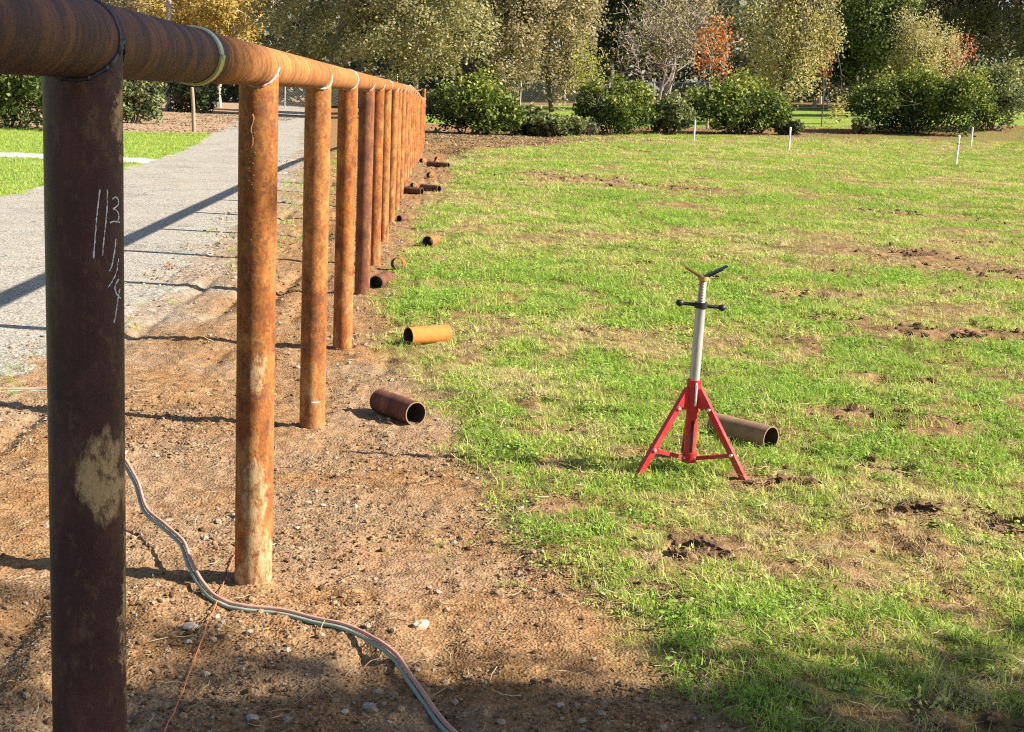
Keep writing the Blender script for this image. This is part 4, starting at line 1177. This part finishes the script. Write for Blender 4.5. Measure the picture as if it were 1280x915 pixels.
# shrubs left of the drive
GL = 'shrubs left of the drive'
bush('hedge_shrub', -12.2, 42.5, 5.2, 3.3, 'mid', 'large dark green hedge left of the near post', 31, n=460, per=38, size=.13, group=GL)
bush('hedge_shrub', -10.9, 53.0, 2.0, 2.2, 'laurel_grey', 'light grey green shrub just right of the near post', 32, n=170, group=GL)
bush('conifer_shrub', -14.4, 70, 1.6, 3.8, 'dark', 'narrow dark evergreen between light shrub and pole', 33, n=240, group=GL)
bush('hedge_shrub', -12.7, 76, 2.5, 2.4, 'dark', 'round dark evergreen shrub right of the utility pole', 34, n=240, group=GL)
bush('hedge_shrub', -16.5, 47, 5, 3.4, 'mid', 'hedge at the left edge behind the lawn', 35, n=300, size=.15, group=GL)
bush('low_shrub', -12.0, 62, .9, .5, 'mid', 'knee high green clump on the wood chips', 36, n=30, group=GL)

# trees
tree('yellow_tree', -14.2, 96, 10.5, 4.6, 'yellow', 'bright yellow autumn tree above the drive', 41, per=26, size=.23, fill=260, trunk_r=.22)
tree('yellow_tree', -19.0, 104, 10, 3.6, 'gold', 'dull gold tree left of the bright yellow one', 42, per=22, size=.23, fill=160)
tree('brown_tree', -23.5, 100, 10, 4.5, 'brownolive', 'brown leaved tree above the near post', 43, per=26, size=.22, fill=220)
tree('broad_oak', -6.4, 80, 11, 4.0, 'olive', 'olive oak over the pale rail, left of two', 44, per=30, size=.2, fill=330, zlow=.14)
tree('broad_oak', -1.2, 77, 11, 4.0, 'olive', 'olive grey oak hanging low over the end of the fence', 45, per=30, size=.2, fill=340, zlow=.10)
tree('brown_oak', 3.4, 86, 12, 3.8, 'brownolive', 'brown oak behind the first round bush', 46, per=30, size=.21, fill=330, zlow=.05, bark='bark_dark')
tree('brown_oak', 7.0, 89, 12, 3.4, 'brownolive', 'greyish brown oak above the chain link fence', 47, per=28, size=.21, fill=300, zlow=.06, bark='bark_dark')
tree('dark_evergreen', 14.0, 118, 17, 4.5, 'dark', 'tall dark evergreen behind the bare tree', 48, per=40, size=.3, fill=420, zlow=.12, sigma=.7)
tree('willow_sapling', 8.5, 84, 4.4, .95, 'willow', 'slim yellow green willow left of the bare tree', 49, style='weep', per=18, size=.14, fill=40, trunk_r=.07, zlow=.2, maxlev=2, drop=.2)
tree('bare_tree', 11.3, 76, 7.6, 3.6, 'brownolive', 'bare grey twiggy tree with upswept branches', 50, style='vase', per=3, size=.14, fill=0, trunk_r=.12, bark='twig', maxlev=4, n0=8, trunk_f=.30, bare=True)
tree('green_tree', 19.5, 125, 16, 5, 'mid', 'green tree far behind the orange maple', 51, per=36, size=.3, fill=300, sigma=.7)
tree('orange_maple', 13.5, 72.4, 5.4, 1.0, 'orange', 'small bright orange red maple', 52, per=9, size=.16, fill=60, trunk_r=.06, zlow=.56, maxlev=2, sigma=.3)
tree('weeping_tree', 18.2, 77.5, 10.5, 2.7, 'gold', 'olive gold weeping tree with a dark trunk', 53, style='weep', per=26, size=.16, fill=260, trunk_r=.17, bark='bark_dark', zlow=.1, drop=.5, leaf_keep=.9)
tree('grey_tree', 14.4, 92, 10, 2.6, 'brownolive', 'grey brown half bare tree behind the orange maple', 54, per=14, size=.18, fill=90, bark='twig', maxlev=4, bare=True)
tree('red_sapling', 22.6, 85, 4.0, .55, 'red', 'small dark red sapling beside the weeping tree', 55, per=6, size=.15, fill=10, trunk_r=.05, zlow=.5, maxlev=2, sigma=.22)
tree('dark_evergreen', 24.6, 95, 7, 2.4, 'dark', 'dark green evergreen behind the lawn gap', 56, per=40, size=.22, fill=300, zlow=.05)
tree('green_tree', 27.5, 93, 9.5, 2.7, 'mid', 'mid green leafy tree right of the dark evergreen', 57, per=34, size=.21, fill=300, zlow=.12)
tree('tan_tree', 28.7, 85, 6.0, 1.9, 'tan', 'tan fine twigged tree above the largest bush', 58, style='vase', per=24, size=.13, fill=90, trunk_r=.08, bark='bark_dark', zlow=.25)
tree('red_sapling', 31.0, 87, 5.0, 1.0, 'red', 'coral red shrubby maple above the largest bush', 59, per=9, size=.17, fill=20, trunk_r=.05, zlow=.45, maxlev=2, sigma=.26)
tree('dark_oak', 33.0, 96, 13, 4.2, 'darkbrown', 'dark brown green oak in the upper right, left of two', 60, per=30, size=.24, fill=340, zlow=.14, bark='bark_dark')
tree('dark_oak', 38.5, 92, 13, 4.2, 'darkbrown', 'dark oak filling the upper right corner', 61, per=30, size=.24, fill=340, zlow=.14, bark='bark_dark')
tree('brown_tree', 29.0, 110, 13, 4.5, 'brownolive', 'brownish tree behind the green and tan trees', 62, per=26, size=.28, fill=260, sigma=.6)
# the shade tree standing outside the picture on the right: its shadow lies over the near corner
tree('shade_oak', 12.6, -2.5, 12.9, 3.4, 'shade', 'leafy oak to the right behind the camera, seen by its shadow', 63, per=34, size=.2, fill=420, zlow=.36, trunk_r=.2, group_on=False, lumpy=False)
tree('shade_sapling', 9.2, 1.08, 5.9, 1.6, 'shade', 'small leafy tree right of the camera, seen by its shadow on the turf', 66, per=22, size=.13, fill=170, zlow=.58, trunk_r=.06, maxlev=2, sigma=.2, group_on=False, lumpy=False)

# far wood that reads as one mass
def far_wood():
    r = np.random.default_rng(77); n = 3000
    x = r.uniform(-75, 80, n); y = r.uniform(122, 150, n); z = r.uniform(0, 1, n) ** .9 * (9 + 4 * vnoise(x, y, 9, 5)) + .3
    Cc = np.c_[x, y, z]
    me = leaves_mesh('woodland', Cc, 26, 1.0, .75, 99)
    o = link('woodland', me, LM['hazed']); tag(o, 'dim mixed woodland closing the view behind all trees', 'woodland', kind='stuff')
far_wood()

# fallen leaves under the far bushes and beside the drive
LK = []
for k in range(3):
    r = np.random.default_rng(700 + k); V = []; 
    P_ = r.normal(0, .16, (10, 3)) * [1, 1, .05]; P_[:, 2] = np.abs(P_[:, 2]) + .01
    t_ = r.normal(0, 1, (10, 3)) * [1, 1, .3]; t_ /= np.linalg.norm(t_, axis=1)[:, None]; u_ = np.cross(t_, [0, .2, 1]); u_ /= np.linalg.norm(u_, axis=1)[:, None]
    V = np.stack([P_ - t_ * .05, P_ + u_ * .03, P_ + t_ * .05, P_ - u_ * .03], 1).reshape(-1, 3)
    me = mesh_np('litter_%d' % k, V, np.arange(40).reshape(10, 4), {'v': np.repeat(r.uniform(0, 1, 10), 4)}); me.materials.append(M['straw']); LK.append(bpy.data.objects.new('litter_%d' % k, me))
lx2 = np.r_[RNG.uniform(-1, 9, 2600), RNG.uniform(5, 32, 1600), RNG.uniform(-22, -7, 1800)]; ly2 = np.r_[RNG.uniform(43, 62, 2600), RNG.uniform(62, 76, 1600), RNG.uniform(42, 80, 1800)]
ok = grass_mask(lx2, ly2) < .5; lx2, ly2 = lx2[ok], ly2[ok]
scatter('leaf_litter', np.c_[lx2, ly2, ground_z(lx2, ly2)], np.c_[np.zeros((len(lx2), 2)), RNG.uniform(0, 6.28, len(lx2))], RNG.uniform(.5, 1.2, len(lx2)), RNG.integers(0, 3, len(lx2)), RNG.uniform(0, .45, len(lx2)), LK,
        'brown fallen leaves under the far bushes and along the mulch', 'leaf litter')
# ------------------------------------------------------------------ far fences, poles and stakes
M['galv_far'] = flat_mat('weathered_galvanised', (.40, .40, .38), .6, .4, .2, 5)
M['timber'] = flat_mat('grey_brown_timber', (.26, .20, .14), .9, 0, .3, 12)
M['pole'] = flat_mat('pole_timber', (.34, .27, .22), .9, 0, .3, 6)
M['white'] = flat_mat('white_plastic', (.80, .79, .76), .5, 0, .08, 10)
M['tape'] = flat_mat('dark_tape', (.08, .08, .09), .5)

def chainlink(name, p0, p1, h, label, n):
    a = Vector((p0[0], p0[1], gz(*p0))); b = Vector((p1[0], p1[1], gz(*p1)))
    t = thing(name, a, label, 'fence', 'far chain link fences'); d = b - a; L = d.length; u = d / L
    for k in range(n):
        q = u * (L * k / (n - 1)); m = MB(); m.tube([q + Vector((0, 0, -.3)), q + Vector((0, 0, h + .12)), q + Vector((0, 0, h + .16))], [.04, .04, .02], 8); m.build('post', M['galv_far'], t)
    m = MB(); m.tube([Vector((0, 0, h)), u * L + Vector((0, 0, h))], .026, 8); m.build('top_rail', M['galv_far'], t)
    vs = []; fs = []; w = .0045; step = .11; cnt = int(L / step)
    for k in range(-int(h / step), cnt):
        for s in (0, 1):
            x0 = k * step; x1 = x0 + h
            q0 = (x0, 0.03) if s == 0 else (x1, 0.03); q1 = (x1, h) if s == 0 else (x0, h)
            if min(x0, x1) < 0 or max(x0, x1) > L: continue
            b0 = len(vs); p = u * q0[0] + Vector((0, 0, q0[1])); e = u * q1[0] + Vector((0, 0, q1[1]))
            vs += [p - u * w, p + u * w, e + u * w, e - u * w]; fs.append((b0, b0 + 1, b0 + 2, b0 + 3))
    m = MB(); m.add(vs, fs); m.build('wire_mesh', M['galv_far'], t, False)
    return t
chainlink('chain_link_fence', (2.5, 97.5), (44, 97.5), 1.55, 'grey chain link fence behind the far lawn', 15)
chainlink('chain_link_fence', (-13.5, 104), (-3, 106), 2.1, 'grey chain link fence across the far end of the drive', 5)

# low wire fence behind the bushes
wf = thing('wire_fence', (0, 0, 0), 'thin dark wire fence with slim posts behind the bushes', 'fence')
wp = [(2.5, 73.5), (8, 74), (14, 74.6), (20, 75.2), (26, 75.8), (32, 76.4)]
for x, y in wp: m = MB(); m.tube([(x, y, gz(x, y) - .2), (x, y, gz(x, y) + 1.25)], .03, 6); m.build('post', M['bark_dark'], wf)
for hz_ in (.45, 1.0):
    m = MB(); m.tube([(x, y, gz(x, y) + hz_) for x, y in wp], .012, 5); m.build('wire', M['bark_dark'], wf)

def stake(x, y, h, lx_, ly_, label, band_at=None):
    t = thing('marker_stake', (x, y, gz(x, y)), label, 'stake', 'white marker stakes in the field')
    m = MB(); m.tube([(0, 0, -.1), (lx_ * .5, ly_ * .5, h * .5), (lx_, ly_, h)], .034, 12); m.build('shaft', M['white'], t)
    m = MB(); m.tube([(lx_ * .97, ly_, h - .06), (lx_, ly_, h + .01), (lx_, ly_, h + .025)], [.040, .040, .02], 12); m.build('cap', M['white'], t)
    if band_at:
        f = band_at / h; m = MB(); m.tube([(lx_ * f, ly_ * f, band_at - .015), (lx_ * f, ly_ * f, band_at + .015)], .0365, 12); m.build('tape_band', M['tape'], t)
stake(10.5, 59.2, .80, .01, 0, 'leftmost of the four white stakes, straight beyond the red stand')
stake(13.2, 54.0, .80, .0, 0, 'second white stake from the left, before the gap in the bushes')
stake(16.1, 44.3, .90, .02, 0, 'nearest white stake, leaning, with a dark tape band', .66)
stake(23.3, 62.5, .80, .01, 0, 'small white stake in front of the largest bush')

m = MB(); m.tube([(0, 0, -.5), (.0, .0, 3), (.08, 0, 11)], [.16, .15, .11], 12)
up = thing('utility_pole', (-14.5, 79.5, 0), 'tall wooden utility pole left of the yellow tree', 'pole'); m.build('shaft', M['pole'], up)
m = MB(); m.bar((-1.1, 0, 10.3), (1.25, 0, 10.3), .1, .12); m.build('crossarm', M['pole'], up)
for q in (-.95, -.4, .55, 1.1): m = MB(); m.tube([(q, 0, 10.36), (q, 0, 10.42), (q, 0, 10.5)], [.03, .05, .02], 8); m.build('insulator', M['galv_far'], up)
m = MB(); m.tube([(0, 0, -.2), (-.03, 0, .7), (-.07, 0, 1.36)], [.062, .06, .056], 10)
wpst = thing('wooden_post', (-7.62, 46.2, 0), 'single leaning wooden post beside the drive', 'post'); m.build('shaft', M['timber'], wpst)
m = MB(); m.tube([(-.07, 0, 1.36), (-.07, 0, 1.385)], [.056, .03], 10); m.build('weathered_top', M['timber'], wpst)
for x, y, lb in ((-14.3, 98, 'left pale trunk by the end of the drive'), (-12.4, 92, 'pale slim trunk at the edge of the drive')):
    pass
